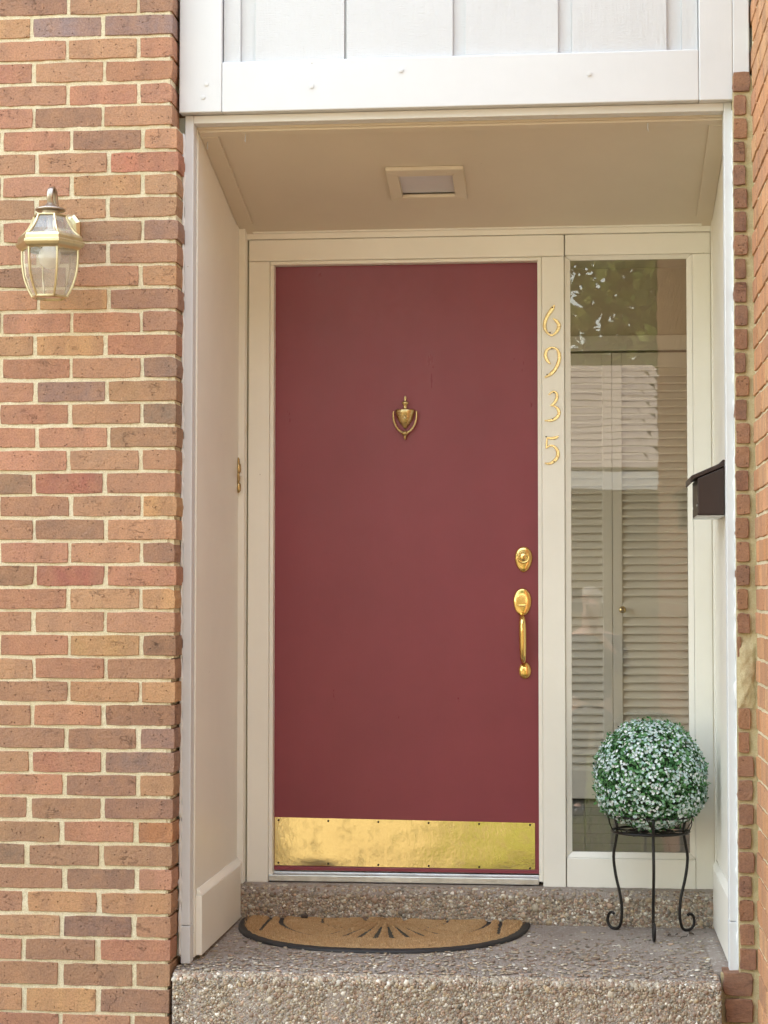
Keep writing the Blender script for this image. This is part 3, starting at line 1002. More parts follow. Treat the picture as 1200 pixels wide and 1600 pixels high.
db_('casing', M['cream'], 0.0535, 0.1255, YF, YF + 0.06, 0.122, 2.2145, 0.003)
db_('head_casing', M['cream_h'], 0.0535, 1.1195, YF + 0.0004, YF + 0.06, 2.2155, 2.2875, 0.003)
db_('mullion', M['cream'], 1.0445, 1.1195, YF, YF + 0.06, 0.118, 2.2145, 0.003)
db_('door_stop', M['cream'], 0.126, 0.1385, YF + 0.012, YF + 0.06, 0.131, 2.203, 0.0015)
db_('door_stop', M['cream'], 1.0305, 1.044, YF + 0.008, YF + 0.06, 0.137, 2.203, 0.0015)
db_('door_stop', M['cream_h'], 0.126, 1.044, YF + 0.012, YF + 0.06, 2.2035, 2.215, 0.0015)
db_('inner_fill', M['wall_in'], 0.0, 0.13, YF + 0.0605, 1.0, 0.12, 2.5, 0)
db_('inner_fill', M['wall_in'], 1.036, 1.120, YF + 0.0605, 1.0, 0.12, 2.5, 0)
db_('inner_fill', M['wall_in'], 0.131, 1.035, YF + 0.0605, 1.0, 2.215, 2.5, 0)
sill = MB()
for yy0, yy1, z1 in ((YF + 0.004, 0.945, 0.1475), (0.9455, 1.0, 0.153)):
    sill.box(0.1265 + DO.x, 1.030 + DO.x, yy0 + DO.y, yy1 + DO.y, 0.1265 + DO.z, z1 + DO.z)
sill.build('threshold', M['alu'], df, 0.002)

sl = empty('sidelight_window', (1.36, YF, 0.118))
tag(sl, 'tall narrow sidelight window in a cream frame right of the door', 'window')
LO = -Vector(sl.location)


def lb_(name, mat, x0, x1, y0, y1, z0, z1, bev=0.002):
    return bx(name, mat, sl, x0 + LO.x, x1 + LO.x, y0 + LO.y, y1 + LO.y, z0 + LO.z, z1 + LO.z, bev)


lb_('top_rail', M['cream_h'], 1.1225, 1.603, YF + 0.002, YF + 0.07, 2.2175, 2.2875, 0.003)
lb_('bottom_rail', M['cream_h'], 1.1225, 1.5425, YF + 0.002, YF + 0.07, 0.116, 0.2175, 0.003)
lb_('stile', M['cream'], 1.5435, 1.603, YF + 0.0025, YF + 0.07, 0.116, 2.2165, 0.003)
lb_('sill_end', M['wall_in'], 1.1205, 1.66, YF + 0.0705, 1.0, 0.11, 0.2, 0)
lb_('sill_end', M['wall_in'], 1.1205, 1.66, YF + 0.0705, 1.0, 2.23, 2.5, 0)
lb_('sill_end', M['wall_in'], 1.545, 1.66, YF + 0.0705, 1.0, 0.2, 2.23, 0)


def bead(pts):     # sloped glazing bead: outer edge proud, inner edge at the glass
    return MB().hexa([tuple(Vector(p) + LO) for p in pts]).build('glazing_bead', M['cream'], sl, 0.001)


yo, yi, yb_ = YF + 0.010, YF + 0.022, YF + 0.0295
bead([(1.1215, yo, 0.2185), (1.140, yi, 0.2365), (1.140, yb_, 0.2365), (1.1215, yb_, 0.2185), (1.1215, yo, 2.2165), (1.140, yi, 2.203), (1.140, yb_, 2.203), (1.1215, yb_, 2.2165)])
bead([(1.5425, yo, 0.2185), (1.525, yi, 0.2365), (1.525, yb_, 0.2365), (1.5425, yb_, 0.2185), (1.5425, yo, 2.2165), (1.525, yi, 2.203), (1.525, yb_, 2.203), (1.5425, yb_, 2.2165)])
bead([(1.1225, yo, 0.2180), (1.5415, yo, 0.2180), (1.5415, yb_, 0.2180), (1.1225, yb_, 0.2180), (1.1405, yi, 0.2360), (1.5245, yi, 0.2360), (1.5245, yb_, 0.2360), (1.1405, yb_, 0.2360)])
bead([(1.1405, yi, 2.2035), (1.5245, yi, 2.2035), (1.5245, yb_, 2.2035), (1.1405, yb_, 2.2035), (1.1225, yo, 2.2170), (1.5415, yo, 2.2170), (1.5415, yb_, 2.2170), (1.1225, yb_, 2.2170)])
pn = MB()
pn.v = [tuple(Vector(p) + LO) for p in ((1.125, 0.932, 0.2185), (1.542, 0.932, 0.2185), (1.542, 0.932, 2.217), (1.125, 0.932, 2.217))]
pn.f = [(0, 1, 2, 3)]
pn.build('pane', M['glass'], sl)

# ------------------------------------------------------------------ front door
YD = 0.95
door = empty('front_door', (0.584, YD, 0.156))
tag(door, 'plain dark red front door with brass hardware', 'door')
NO = -Vector(door.location)


def W(m, o=NO):
    m.v = [tuple(Vector(v) + o) for v in m.v]
    return m


W(MB().box(0.1365, 1.032, YD, YD + 0.045, 0.1575, 2.2035)).build('slab', M['door'], door, 0.002)
W(MB().box(0.139, 1.029, YD - 0.006, YD - 0.0003, 0.158, 0.170)).build('bottom_sweep', M['door'], door, 0.0015)
# kick plate: thin sheet, slightly dished, with corner screws
kp = MB()
nx, nz = 44, 8
for b_ in range(nz + 1):
    for a_ in range(nx + 1):
        u_, w_ = a_ / nx, b_ / nz
        xx = 0.1405 + (1.0165 - 0.1405) * u_
        zz = 0.1735 + 0.161 * w_ - 0.007 * u_ * w_ - 0.002 * u_
        bow = 0.0004 * math.sin(u_ * math.pi * 2.3 + .4) * math.sin(w_ * math.pi)
        dent = -0.002 * math.exp(-((xx - 0.29) / 0.05) ** 2 - ((zz - 0.20) / 0.02) ** 2)
        kp.v.append((xx, YD - 0.0030 - 0.0002 * math.sin(w_ * math.pi) - bow + dent, zz))
for b_ in range(nz):
    for a_ in range(nx):
        q_ = b_ * (nx + 1) + a_
        kp.f.append((q_, q_ + 1, q_ + nx + 2, q_ + nx + 1))
kpo = W(kp).build('kick_plate', M['brass_plate'], door, smooth=True)
sol = kpo.modifiers.new('thick', 'SOLIDIFY'); sol.thickness = 0.0012; sol.offset = -1
kpo.modifiers.new('crisp', 'EDGE_SPLIT').split_angle = math.radians(35)
for i in range(6):
    for z_ in (0.182, 0.325):
        xx = 0.154 + i * (1.000 - 0.154) / 5
        zz = z_ - 0.006 * i / 5
        W(MB().lathe([(0.0035, 0.0), (0.0035, 0.0018), (0.002, 0.0026), (0.0004, 0.0027)], 10, (xx, YD - 0.0045, zz), 'y')).build('screw', M['dark'], kpo)

# knocker: urn shape with a hanging bail
kx = 0.583
kn = MB().lathe([(0.0004, 1.757), (0.0035, 1.754), (0.0045, 1.748), (0.003, 1.741), (0.0055, 1.738), (0.0125, 1.7335), (0.0125, 1.7305), (0.006, 1.726), (0.0055, 1.716), (0.008, 1.712), (0.030, 1.7105), (0.0335, 1.708), (0.0335, 1.697), (0.031, 1.694), (0.030, 1.688), (0.024, 1.672), (0.013, 1.659), (0.008, 1.653), (0.006, 1.648), (0.0005, 1.645)], 24, (kx, YD - 0.006, 0), 'z', 1.0, 0.55)
kno = W(kn).build('knocker', M['brass_knock'], door, smooth=True)
bail = [(-0.0385, 1.704), (-0.0395, 1.69), (-0.0375, 1.672), (-0.030, 1.652), (-0.018, 1.637), (-0.006, 1.630), (0.006, 1.630), (0.018, 1.637), (0.030, 1.652), (0.0375, 1.672), (0.0395, 1.69), (0.0385, 1.704)]
bp_ = catmull([(kx + a_, YD - 0.016, b_) for a_, b_ in bail], 4)
W(MB().tube(bp_, [0.0030 + 0.0010 * math.sin(i / (len(bp_) - 1) * math.pi) for i in range(len(bp_))], 10)).build('bail', M['brass_knock'], kno, smooth=True)
W(MB().lathe([(0.0004, 1.637), (0.010, 1.633), (0.0135, 1.629), (0.010, 1.624), (0.0045, 1.620), (0.0045, 1.616), (0.0038, 1.610), (0.0004, 1.606)], 16, (kx, YD - 0.014, 0), 'z', 1, 0.8)).build('striker', M['brass_knock'], kno, smooth=True)
W(MB().lathe([(0.0085, 0.0), (0.0085, 0.004), (0.006, 0.006), (0.006, 0.0045), (0.0004, 0.0045)], 16, (kx, YD - 0.022, 1.683), 'y')).build('peephole', M['brass_knock'], kno, smooth=True)


# deadbolt: egg-shaped rose and cylinder
def egg(cx, cz, a, b, skew, y0, prof, name, mat, parent, n=36):
    m = MB()
    rings_ = []
    for k_, h_ in prof:
        ring = []
        for j in range(n):
            q_ = 2 * math.pi * j / n
            s_ = 1 + skew * math.sin(q_)
            ring.append((cx + a * k_ * math.cos(q_) * s_, y0 - h_, cz + b * k_ * math.sin(q_)))
        rings_.append(ring)
    m.rings(rings_)
    return W(m).build(name, mat, parent, smooth=True)


dbo = egg(0.981, 1.203, 0.0295, 0.0435, 0.14, YD, [(1.0, 0.0), (1.0, 0.003), (0.95, 0.007), (0.85, 0.0095), (0.6, 0.011), (0.01, 0.0115)], 'deadbolt', M['brass'], door)
W(MB().lathe([(0.0225, 0.009), (0.0225, 0.016), (0.0205, 0.019), (0.0175, 0.0195), (0.0165, 0.017), (0.0145, 0.017), (0.0135, 0.019), (0.0004, 0.0195)], 28, (0.981, YD, 1.2105), 'y')).build('cylinder', M['brass'], dbo, smooth=True)
W(MB().box(0.9800, 0.9820, YD - 0.0202, YD - 0.0190, 1.2045, 1.2150)).build('keyway', M['dark'], dbo)
# handle set
hs_ = egg(0.9765, 1.060, 0.0305, 0.047, 0.07, YD, [(1.0, 0.0), (1.0, 0.003), (0.94, 0.007), (0.84, 0.0085), (0.5, 0.0095), (0.01, 0.0098)], 'handle_set', M['brass'], door)
W(MB().box(0.9715, 0.9815, YD - 0.034, YD - 0.0095, 1.0435, 1.0485).box(0.964, 0.9895, YD - 0.040, YD - 0.030, 1.0470, 1.0515)).build('thumb_latch', M['brass'], hs_, 0.002)
gp = catmull([(0.9765, YD - 0.007, 1.020), (0.9765, YD - 0.024, 1.017), (0.977, YD - 0.045, 1.000), (0.978, YD - 0.052, 0.972), (0.9785, YD - 0.050, 0.935), (0.979, YD - 0.046, 0.900), (0.9800, YD - 0.040, 0.872), (0.981, YD - 0.026, 0.858), (0.981, YD - 0.010, 0.850)], 5)
rr_ = []
for i in range(len(gp)):
    u_ = i / (len(gp) - 1)
    rr_.append(0.0075 + 0.0055 * max(0, math.sin(min(1, max(0, (u_ - 0.12) / 0.75)) * math.pi)) ** 0.8 * (1.15 - 0.5 * u_))
W(MB().tube(gp, rr_, 14)).build('grip', M['brass'], hs_, smooth=True)
egg(0.9845, 0.832, 0.0215, 0.0285, -0.05, YD, [(1.0, 0.0), (1.0, 0.003), (0.92, 0.007), (0.7, 0.010), (0.4, 0.0115), (0.01, 0.012)], 'lower_rose', M['brass'], hs_)

# ------------------------------------------------------------------ house numbers
PXM = 1 / (5.517 * 474.0)


def number_thing(name, strokes, cx, cz, label):
    """strokes: lists of (x,y,w) in the enlarged photo's pixels; centre (cx,cz) is that crop's (195,?)"""
    xs = [p[0] for st in strokes for p in st]; ys = [p[1] for st in strokes for p in st]
    mx, my = (min(xs) + max(xs)) / 2, (min(ys) + max(ys)) / 2
    m = MB()
    for si, st in enumerate(strokes):
        P = catmull([((x - mx) * PXM, 0, (my - y) * PXM) for x, y, w in st], 5)
        Wd = catmull([(w * PXM * 0.5, 0, 0) for x, y, w in st], 5)
        Ls, Rs = [], []
        for i, p in enumerate(P):
            a_ = P[max(0, i - 1)]; b_ = P[min(len(P) - 1, i + 1)]
            t_ = (b_ - a_).normalized(); nrm = Vector((-t_.z, 0, t_.x)); w_ = max(0.0014, Wd[i].x * 1.12)
            Ls.append(p + nrm * w_); Rs.append(p - nrm * w_)
        d = 0.004 + 0.0004 * si
        ring = []
        for i in range(len(P)):
            c_ = (Ls[i] + Rs[i]) / 2
            li, ri = c_ + (Ls[i] - c_) * 0.62, c_ + (Rs[i] - c_) * 0.62
            ring.append([(Ls[i].x, 0, Ls[i].z), (Ls[i].x, -d * 0.6, Ls[i].z), (li.x, -d, li.z), (ri.x, -d, ri.z), (Rs[i].x, -d * 0.6, Rs[i].z), (Rs[i].x, 0, Rs[i].z)])
        m.rings(ring)
    e = empty(name, (cx, YF - 0.0005, cz))
    tag(e, label, 'house number', 'house number digits on the door frame')
    m.build('digit', M['brass_num'], e)
    return e


def screws(e, pts):
    for x_, z_ in pts:
        MB().lathe([(0.0026, 0.0), (0.0026, 0.001), (0.001, 0.0016), (0.0003, 0.0016)], 8, (x_, -0.0042, z_), 'y').build('screw', M['dark'], e)


e = number_thing('house_number', [[(205, 105, 8), (185, 138, 30), (143, 200, 28), (120, 258, 28), (120, 310, 25), (145, 352, 18), (178, 370, 15), (214, 350, 20), (238, 310, 28), (240, 275, 29), (216, 242, 24), (188, 222, 6)]], 1.0782, 2.0, 'top brass house number, a calligraphic 6 on the frame')
screws(e, [(0.0025, 0.042), (-0.006, -0.042)])
e = number_thing('house_number', [[(170, 642, 8), (142, 608, 25), (126, 560, 28), (141, 516, 22), (180, 497, 14), (220, 507, 17), (244, 550, 26), (243, 610, 28), (215, 680, 28), (175, 725, 28), (120, 757, 12)]], 1.0782, 1.858, 'second brass house number from the top, a calligraphic 9')
screws(e, [(0.0, 0.046), (-0.016, -0.040)])
e = number_thing('house_number', [[(148, 906, 8), (175, 882, 13), (203, 880, 14), (221, 905, 22), (214, 950, 23), (190, 985, 18), (163, 999, 6)], [(163, 997, 6), (205, 1008, 14), (234, 1040, 25), (234, 1080, 25), (205, 1114, 24), (165, 1129, 20), (113, 1130, 9)]], 1.0765, 1.712, 'third brass house number from the top, a calligraphic 3')
screws(e, [(0.008, 0.045), (0.004, -0.043)])
e = number_thing('house_number', [[(237, 1262, 6), (215, 1279, 22), (180, 1284, 20), (133, 1280, 13)], [(137, 1276, 11), (133, 1330, 13), (130, 1372, 14)], [(126, 1372, 8), (163, 1348, 13), (204, 1360, 20), (228, 1400, 28), (225, 1450, 28), (190, 1489, 24), (150, 1505, 18), (116, 1500, 10)]], 1.0765, 1.567, 'lowest brass house number, a calligraphic 5')
screws(e, [(-0.018, 0.043), (0.008, -0.040)])

# ------------------------------------------------------------------ doorbell on the left panel
bell = empty('doorbell', (0.031, 0.832, 1.479))
tag(bell, 'small ornate dark brass doorbell seen edge-on on the left panel', 'doorbell')
for nm, zz, r_, h_, mt in (('finial', 0.052, 0.009, 0.006, 'brass_knock'), ('upper_boss', 0.028, 0.012, 0.010, 'brass_knock'), ('back_plate', 0.0, 0.013, 0.007, 'brass_knock'), ('lower_boss', -0.036, 0.011, 0.010, 'brass_knock')):
    m = MB().lathe([(r_, 0), (r_, h_ * 0.4), (r_ * 0.6, h_), (0.0005, h_ * 1.05)], 16, (0, 0, zz), 'x', 1.0, 1.75 if nm != 'finial' else 1.4)
    m.build(nm, M[mt], bell, smooth=True)
MB().lathe([(0.006, 0.006), (0.006, 0.012), (0.003, 0.014), (0.0003, 0.014)], 12, (0, 0, 0.006), 'x').build('button', M['bulb'], bell, smooth=True)

# ------------------------------------------------------------------ mailbox
mbx = empty('mailbox', (1.604, 0.48, 1.325))
tag(mbx, 'dark brown metal mailbox with sloped lid on the right porch wall', 'mailbox')
a0, a1 = -0.13, 0.13
m = MB().hexa([(-0.082, a0, 0.0), (-0.001, a0, 0.0), (-0.001, a1, 0.0), (-0.082, a1, 0.0), (-0.082, a0, 0.112), (-0.001, a0, 0.146), (-0.001, a1, 0.146), (-0.082, a1, 0.112)])
m.build('body', M['mail'], mbx, 0.004, seg=3)
ld = MB()
out = [(-0.103, 0.099), (-0.103, 0.116), (-0.098, 0.120), (-0.001, 0.162), (-0.001, 0.1485), (-0.083, 0.1135), (-0.096, 0.109), (-0.099, 0.097)]
ld.rings([[(x_, a0 - 0.004, z_) for x_, z_ in out], [(x_, a1 + 0.004, z_) for x_, z_ in out]])
ld.build('lid', M['mail'], mbx, 0.0015)
for sy in (a0 + 0.03, a1 - 0.03):
    MB().lathe([(0.004, 0.0), (0.004, 0.003), (0.0015, 0.0045), (0.0004, 0.0046)], 10, (-0.0835, sy, 0.03), 'x').build('rivet', M['alu'], mbx, smooth=True)
MB().tube([(-0.004, a0 - 0.004, 0.163), (-0.004, a1 + 0.004, 0.163)], 0.004, 8).build('hinge', M['mail'], mbx, smooth=True)
MB().box(-0.084, -0.002, a0 + 0.006, a1 - 0.006, -0.004, -0.0005).build('bottom_flange', M['alu'], mbx, 0.001)

# ------------------------------------------------------------------ doormat
MX, MY, MA, MBD = 0.530, 0.812, 0.473, 0.505
mat_e = empty('doormat', (MX, MY - 0.2, 0.008))
tag(mat_e, 'half round tan coir doormat with black rubber rim at the door', 'doormat')
MO = -Vector(mat_e.location)


def mat_pt(th, s):      # th 0..pi across the front, s 0..1 radius; superellipse
    c_, s_ = math.cos(th), math.sin(th)
    e_ = 2.35
    r_ = 1.0 / ((abs(c_) ** e_ + abs(s_) ** e_) ** (1 / e_))
    return MX - MA * r_ * c_ * s, MY - MBD * r_ * s_ * s


def zfloor(y): return 0.0005 + 0.0118 * max(0.0, y)


N_ = 72
rub = MB()
ringsr = []
for s_, h_ in ((1.0, 0.0005), (1.0, 0.006), (0.985, 0.009), (0.965, 0.0105), (0.915, 0.0105)):
    ringsr.append([(x_ + MO.x, y_ + MO.y, zfloor(y_) + h_ + MO.z) for x_, y_ in (mat_pt(math.pi * j / N_, s_) for j in range(N_ + 1))])
rub.rings(ringsr, closed_ring=False, cap0=False, cap1=False)
base = [(x_ + MO.x, y_ + MO.y, zfloor(y_) + 0.0095 + MO.z) for x_, y_ in (mat_pt(math.pi * j / N_, 0.93) for j in range(N_ + 1))]
nb = len(rub.v); rub.v += base; rub.f.append(tuple(nb + i for i in range(N_ + 1)))
rub.build('rubber_rim', M['rubber'], mat_e, smooth=True)


def coir_h(th, s, x_, y_):
    hgt = 0.0175
    rx, ry = (x_ - MX) / MA, (MY - y_) / MBD
    rad = math.hypot(rx, ry)
    g_ = 0.0
    # sun-ray fan
    ang = math.atan2(ry * 0.9 + 0.02, rx)
    if 0.16 < rad < 0.70:
        ph = (ang / math.pi * 17) % 1.0
        g_ = max(g_, math.exp(-((ph - 0.5) / 0.24) ** 2) * min(1, (rad - 0.16) * 9) * min(1, (0.70 - rad) * 12))
    for rr0, ww in ((0.72, 0.024), (0.14, 0.02), (0.44, 0.010)):
        g_ = max(g_, math.exp(-((rad - rr0) / ww) ** 2))
    if abs(abs(rx) - 0.80) < 0.05 and ry < 0.5: g_ = max(g_, math.exp(-((abs(rx) - 0.80) / 0.018) ** 2))
    return hgt - 0.0125 * g_


cv = MB()
NT_, NS_ = 190, 52
grid = []
for j in range(NT_ + 1):
    th = math.pi * j / NT_
    for i in range(NS_ + 1):
        s_ = 0.02 + 0.935 * i / NS_
        x_, y_ = mat_pt(th, s_)
        z_ = zfloor(y_) + coir_h(th, s_, x_, y_) + random.uniform(-.0016, .0016)
        if i >= NS_ - 1: z_ -= 0.004 * (i - NS_ + 2)
        cv.v.append((x_ + random.uniform(-.001, .001) + MO.x, y_ + MO.y, z_ + MO.z))
for j in range(NT_):
    for i in range(NS_):
        q_ = j * (NS_ + 1) + i
        cv.f.append((q_, q_ + 1, q_ + NS_ + 2, q_ + NS_ + 1))
cv.build('coir_pile', M['coir'], mat_e)
# loose fibre tips
n = 15000
th = rng.uniform(0, math.pi, n); ss = 0.965 * np.sqrt(rng.uniform(0, 1, n))
V = np.zeros((n, 3, 3)); cols = np.zeros((n, 3))
fc = [np.array(lin(*c)[:3]) for c in ((206, 164, 112), (186, 142, 92), (228, 192, 140), (150, 110, 70))]
for i in range(n):
    x_, y_ = mat_pt(th[i], ss[i])
    z_ = zfloor(y_) + coir_h(th[i], ss[i], x_, y_) - 0.001
    if z_ - zfloor(y_) < 0.0125: z_ -= 0.02
    d = rng.normal(0, 1, 3); d[2] = abs(d[2]) + 0.8; d /= np.linalg.norm(d); ln = rng.uniform(0.004, 0.009)
    sd = np.array([-d[1], d[0], 0]); sd = sd / (np.linalg.norm(sd) + 1e-6) * 0.0006
    p0 = np.array([x_ + MO.x, y_ + MO.y, z_ + MO.z])
    V[i, 0], V[i, 1], V[i, 2] = p0 - sd, p0 + sd, p0 + d * ln
    cols[i] = fc[rng.integers(4)] * rng.uniform(.7, 1.1)
tag(tint_mesh('coir_fibres', V.reshape(-1, 3), np.arange(n * 3).reshape(n, 3), cols, M['fibre'], mat_e), kind='stuff')

# ------------------------------------------------------------------ plant stand and topiary
PX, PY = 1.388, 0.695
zf = zfloor(PY)
stand = empty('plant_stand', (PX, PY, zf))
tag(stand, 'black wrought iron plant stand with three curled legs', 'plant stand')


def ring_pts(r_, z_, n=40): return [(r_ * math.cos(2 * math.pi * j / n), r_ * math.sin(2 * math.pi * j / n), z_) for j in range(n)]


MB().tube(ring_pts(0.136, 0.378), 0.0042, 8, loop=True).build('upper_ring', M['iron'], stand, smooth=True)
MB().tube(ring_pts(0.122, 0.326), 0.0042, 8, loop=True).build('lower_ring', M['iron'], stand, smooth=True)
MB().tube(ring_pts(0.075, 0.324), 0.003, 8, loop=True).build('tray_ring', M['iron'], stand, smooth=True)
for j in range(4):
    a_ = math.pi * j / 4 + 0.3
    MB().tube([(-0.121 * math.cos(a_), -0.121 * math.sin(a_), 0.323), (0.121 * math.cos(a_), 0.121 * math.sin(a_), 0.323)], 0.0028, 6).build('tray_bar', M['iron'], stand, smooth=True)
for j in range(14):
    a_ = 2 * math.pi * j / 14 + 0.11
    MB().tube([(0.136 * math.cos(a_), 0.136 * math.sin(a_), 0.377), (0.132 * math.cos(a_ + .1), 0.132 * math.sin(a_ + .1), 0.35), (0.122 * math.cos(a_ + .2), 0.122 * math.sin(a_ + .2), 0.327)], 0.0016, 5).build('basket_wire', M['iron'], stand, smooth=True)
legp = [(0.134, 0.374), (0.122, 0.326), (0.128, 0.28), (0.136, 0.235), (0.128, 0.175), (0.112, 0.115), (0.106, 0.070), (0.108, 0.035), (0.116, 0.012), (0.132, 0.0045), (0.150, 0.010), (0.159, 0.028), (0.155, 0.048), (0.143, 0.056), (0.134, 0.051)]
for a_ in (math.radians(-88), math.radians(148), math.radians(28)):
    pts = catmull([(r_ * math.cos(a_), r_ * math.sin(a_), z_) for r_, z_ in legp], 4)
    MB().tube(pts, 0.0048, 8).build('leg', M['iron'], stand, smooth=True)
top_e = empty('topiary_ball', (PX, PY, zf + 0.325))
tag(top_e, 'round artificial topiary ball of green leaves and tiny white flowers', 'topiary')
RB = 0.168
core = MB()
NU, NV = 36, 24
bc = 0.182


def rb(dirv):
    return RB * (1 + 0.02 * math.sin(dirv[0] * 5.1 + 1) * math.sin(dirv[2] * 4.3) + 0.012 * math.sin(dirv[1] * 9 + dirv[2] * 7))


def belly(z_):      # the lower half is fuller than a sphere, it fills the basket
    return math.sqrt(max(0.0, 1 - abs(z_) ** 3.2)) / math.sqrt(max(1e-6, 1 - z_ * z_)) if z_ < 0 and z_ > -0.995 else 1.0


ringsc = []
for j in range(1, NV):
    ph = math.pi * j / NV
    ring = []
    for i in range(NU):
        q_ = 2 * math.pi * i / NU
        d = (math.sin(ph) * math.cos(q_), math.sin(ph) * math.sin(q_), -math.cos(ph))
        r_ = rb(d) * 0.93
        k_ = belly(d[2]); ring.append((d[0] * r_ * k_, d[1] * r_ * k_, bc + d[2] * r_ * 0.97))
    ringsc.append(ring)
core.rings(ringsc)
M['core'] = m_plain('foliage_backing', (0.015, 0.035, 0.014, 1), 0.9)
core.build('moss_core', M['core'], top_e, smooth=True)


def ball_points(n):
    d = rng.normal(size=(n, 3)); d /= np.linalg.norm(d, axis=1)[:, None]
    r_ = np.array([rb(q_) for q_ in d])
    return d, r_


def frame_for(d):
    a_ = np.where(np.abs(d[:, 2:3]) < 0.9, np.array([[0, 0, 1.0]]), np.array([[1.0, 0, 0]]))
    u_ = np.cross(a_, d); u_ /= np.linalg.norm(u_, axis=1)[:, None]
    return u_, np.cross(d, u_)


n = 8500
d, r_ = ball_points(n)
dn = d + rng.normal(0, 0.55, (n, 3)); dn /= np.linalg.norm(dn, axis=1)[:, None]
u_, w_ = frame_for(dn)
an = rng.uniform(0, 2 * math.pi, n)[:, None]
t_ = u_ * np.cos(an) + w_ * np.sin(an); b_ = np.cross(dn, t_)
base = d * (r_ * np.where(rng.uniform(0, 1, n) < 0.06, 1.08, rng.uniform(0.92, 1.05, n)))[:, None]; base[:, :2] *= np.array([belly(q_) for q_ in d[:, 2]])[:, None]; base[:, 2] = base[:, 2] * 0.97 + bc
ln = rng.uniform(0.010, 0.018, n)[:, None]; wd = ln * 0.28
V = np.zeros((n, 4, 3))
V[:, 0] = base; V[:, 1] = base + t_ * ln * .5 + b_ * wd; V[:, 2] = base + t_ * ln + dn * ln * .15; V[:, 3] = base + t_ * ln * .5 - b_ * wd
cols = np.array([lin(84, 142, 80)[:3], lin(112, 164, 100)[:3], lin(58, 110, 60)[:3], lin(134, 180, 132)[:3]])[rng.integers(0, 4, n)] * rng.uniform(.7, 1.1, (n, 1))
tag(tint_mesh('leaves', V.reshape(-1, 3), np.arange(n * 4).reshape(n, 4), cols, M['leaf'], top_e), kind='stuff')
n = 4600
d, r_ = ball_points(n)
keep = np.array([(math.sin(q_[0] * 9 + q_[2] * 6) + math.sin(q_[1] * 8 - q_[2] * 11 + 2)) > -1.45 for q_ in d])
d, r_ = d[keep], r_[keep]; n = len(d)
dn = d + rng.normal(0, 0.32, (n, 3)) + np.array([0, -.1, .15]); dn /= np.linalg.norm(dn, axis=1)[:, None]
u_, w_ = frame_for(dn)
c_ = d * (r_ * rng.uniform(1.0, 1.07, n))[:, None]; c_[:, :2] *= np.array([belly(q_) for q_ in d[:, 2]])[:, None]; c_[:, 2] = c_[:, 2] * 0.97 + bc
rad = rng.uniform(0.0042, 0.0060, n)[:, None]
K = 10
V = np.zeros((n, K + 1, 3)); V[:, 0] = c_ - dn * rad * 0.35
a0_ = rng.uniform(0, 6.28, n)[:, None]
for j in range(K):
    rr_ = rad * (1.0 if j % 2 == 0 else 0.72)
    aa = a0_ + 2 * math.pi * j / K
    V[:, j + 1] = c_ + (u_ * np.cos(aa) + w_ * np.sin(aa)) * rr_ + dn * rad * 0.12
Fc = np.array([[0, 1 + j, 1 + (j + 1) % K] for j in range(K)])
FF = (Fc[None] + (np.arange(n) * (K + 1))[:, None, None]).reshape(-1, 3)
cols = np.array([lin(236, 246, 246)[:3], lin(216, 234, 236)[:3], lin(246, 250, 250)[:3], lin(196, 222, 216)[:3]])[rng.integers(0, 4, n)]
tag(tint_mesh('flowers', V.reshape(-1, 3), FF, np.repeat(cols, K, axis=0), M['petal'], top_e), kind='stuff')

# dry leaf scraps on the porch floor
for i, (x_, y_, z_, rz_, lab) in enumerate(((1.455, 0.665, 0.010, 0.4, 'curled dry leaf scrap on the floor behind the front stand leg'), (1.515, 0.700, 0.010, 2.0, 'dry leaf scrap by the right leg of the plant stand'), (1.49, 0.64, 0.009, 1.1, 'thin dry twig on the floor beside the plant stand'))):
    m = MB()
    if i == 2:
        m.tube([(-0.03, 0, 0.003), (-0.01, 0.004, 0.004), (0.012, -0.002, 0.003), (0.032, 0.003, 0.006)], 0.0012, 6)
    else:
        K_ = 8
        Lr = [[(-0.018 + 0.036 * j / K_, -0.006 * math.sin(math.pi * j / K_) - .0005, 0.003 + 0.005 * (j / K_) ** 2), (-0.018 + 0.036 * j / K_, 0, 0.0015 + 0.002 * (j / K_)), (-0.018 + 0.036 * j / K_, 0.006 * math.sin(math.pi * j / K_) + .0005, 0.004 + 0.004 * math.sin(j))] for j in range(K_ + 1)]
        m.rings(Lr, closed_ring=False, cap0=False, cap1=False)
    o_ = m.build('dry_twig' if i == 2 else 'dry_leaf', M['bark'])
    o_.location = (x_, y_, z_); o_.rotation_euler = (0, 0, rz_)
    tag(o_, lab, 'twig' if i == 2 else 'leaf', 'dry leaf litter by the plant stand')
o_ = MB().box(-0.012, 0.012, -0.006, 0.006, 0, 0.012).build('bark_chip', M['bark'], None, 0.003)
o_.location = (0.262, 0.806, 0.022); o_.rotation_euler = (0.2, 0.15, 0.2)
tag(o_, 'small dark chip lying against the riser behind the doormat', 'chip')

# ------------------------------------------------------------------ wall lantern
LXc, LYc = -0.338, -0.165
lamp = empty('wall_lantern', (LXc, 0, 1.925))
tag(lamp, 'brass six-sided glass wall lantern on the left brick wall', 'wall lamp')
LZ = 1.925


def hexr(R_, z_, rot=math.pi / 6):
    # flat face towards the viewer
    return [Vector((R_ * math.cos(rot * 0 + math.pi / 3 * j), LYc + R_ * math.sin(math.pi / 3 * j), z_ - LZ)) for j in range(6)]


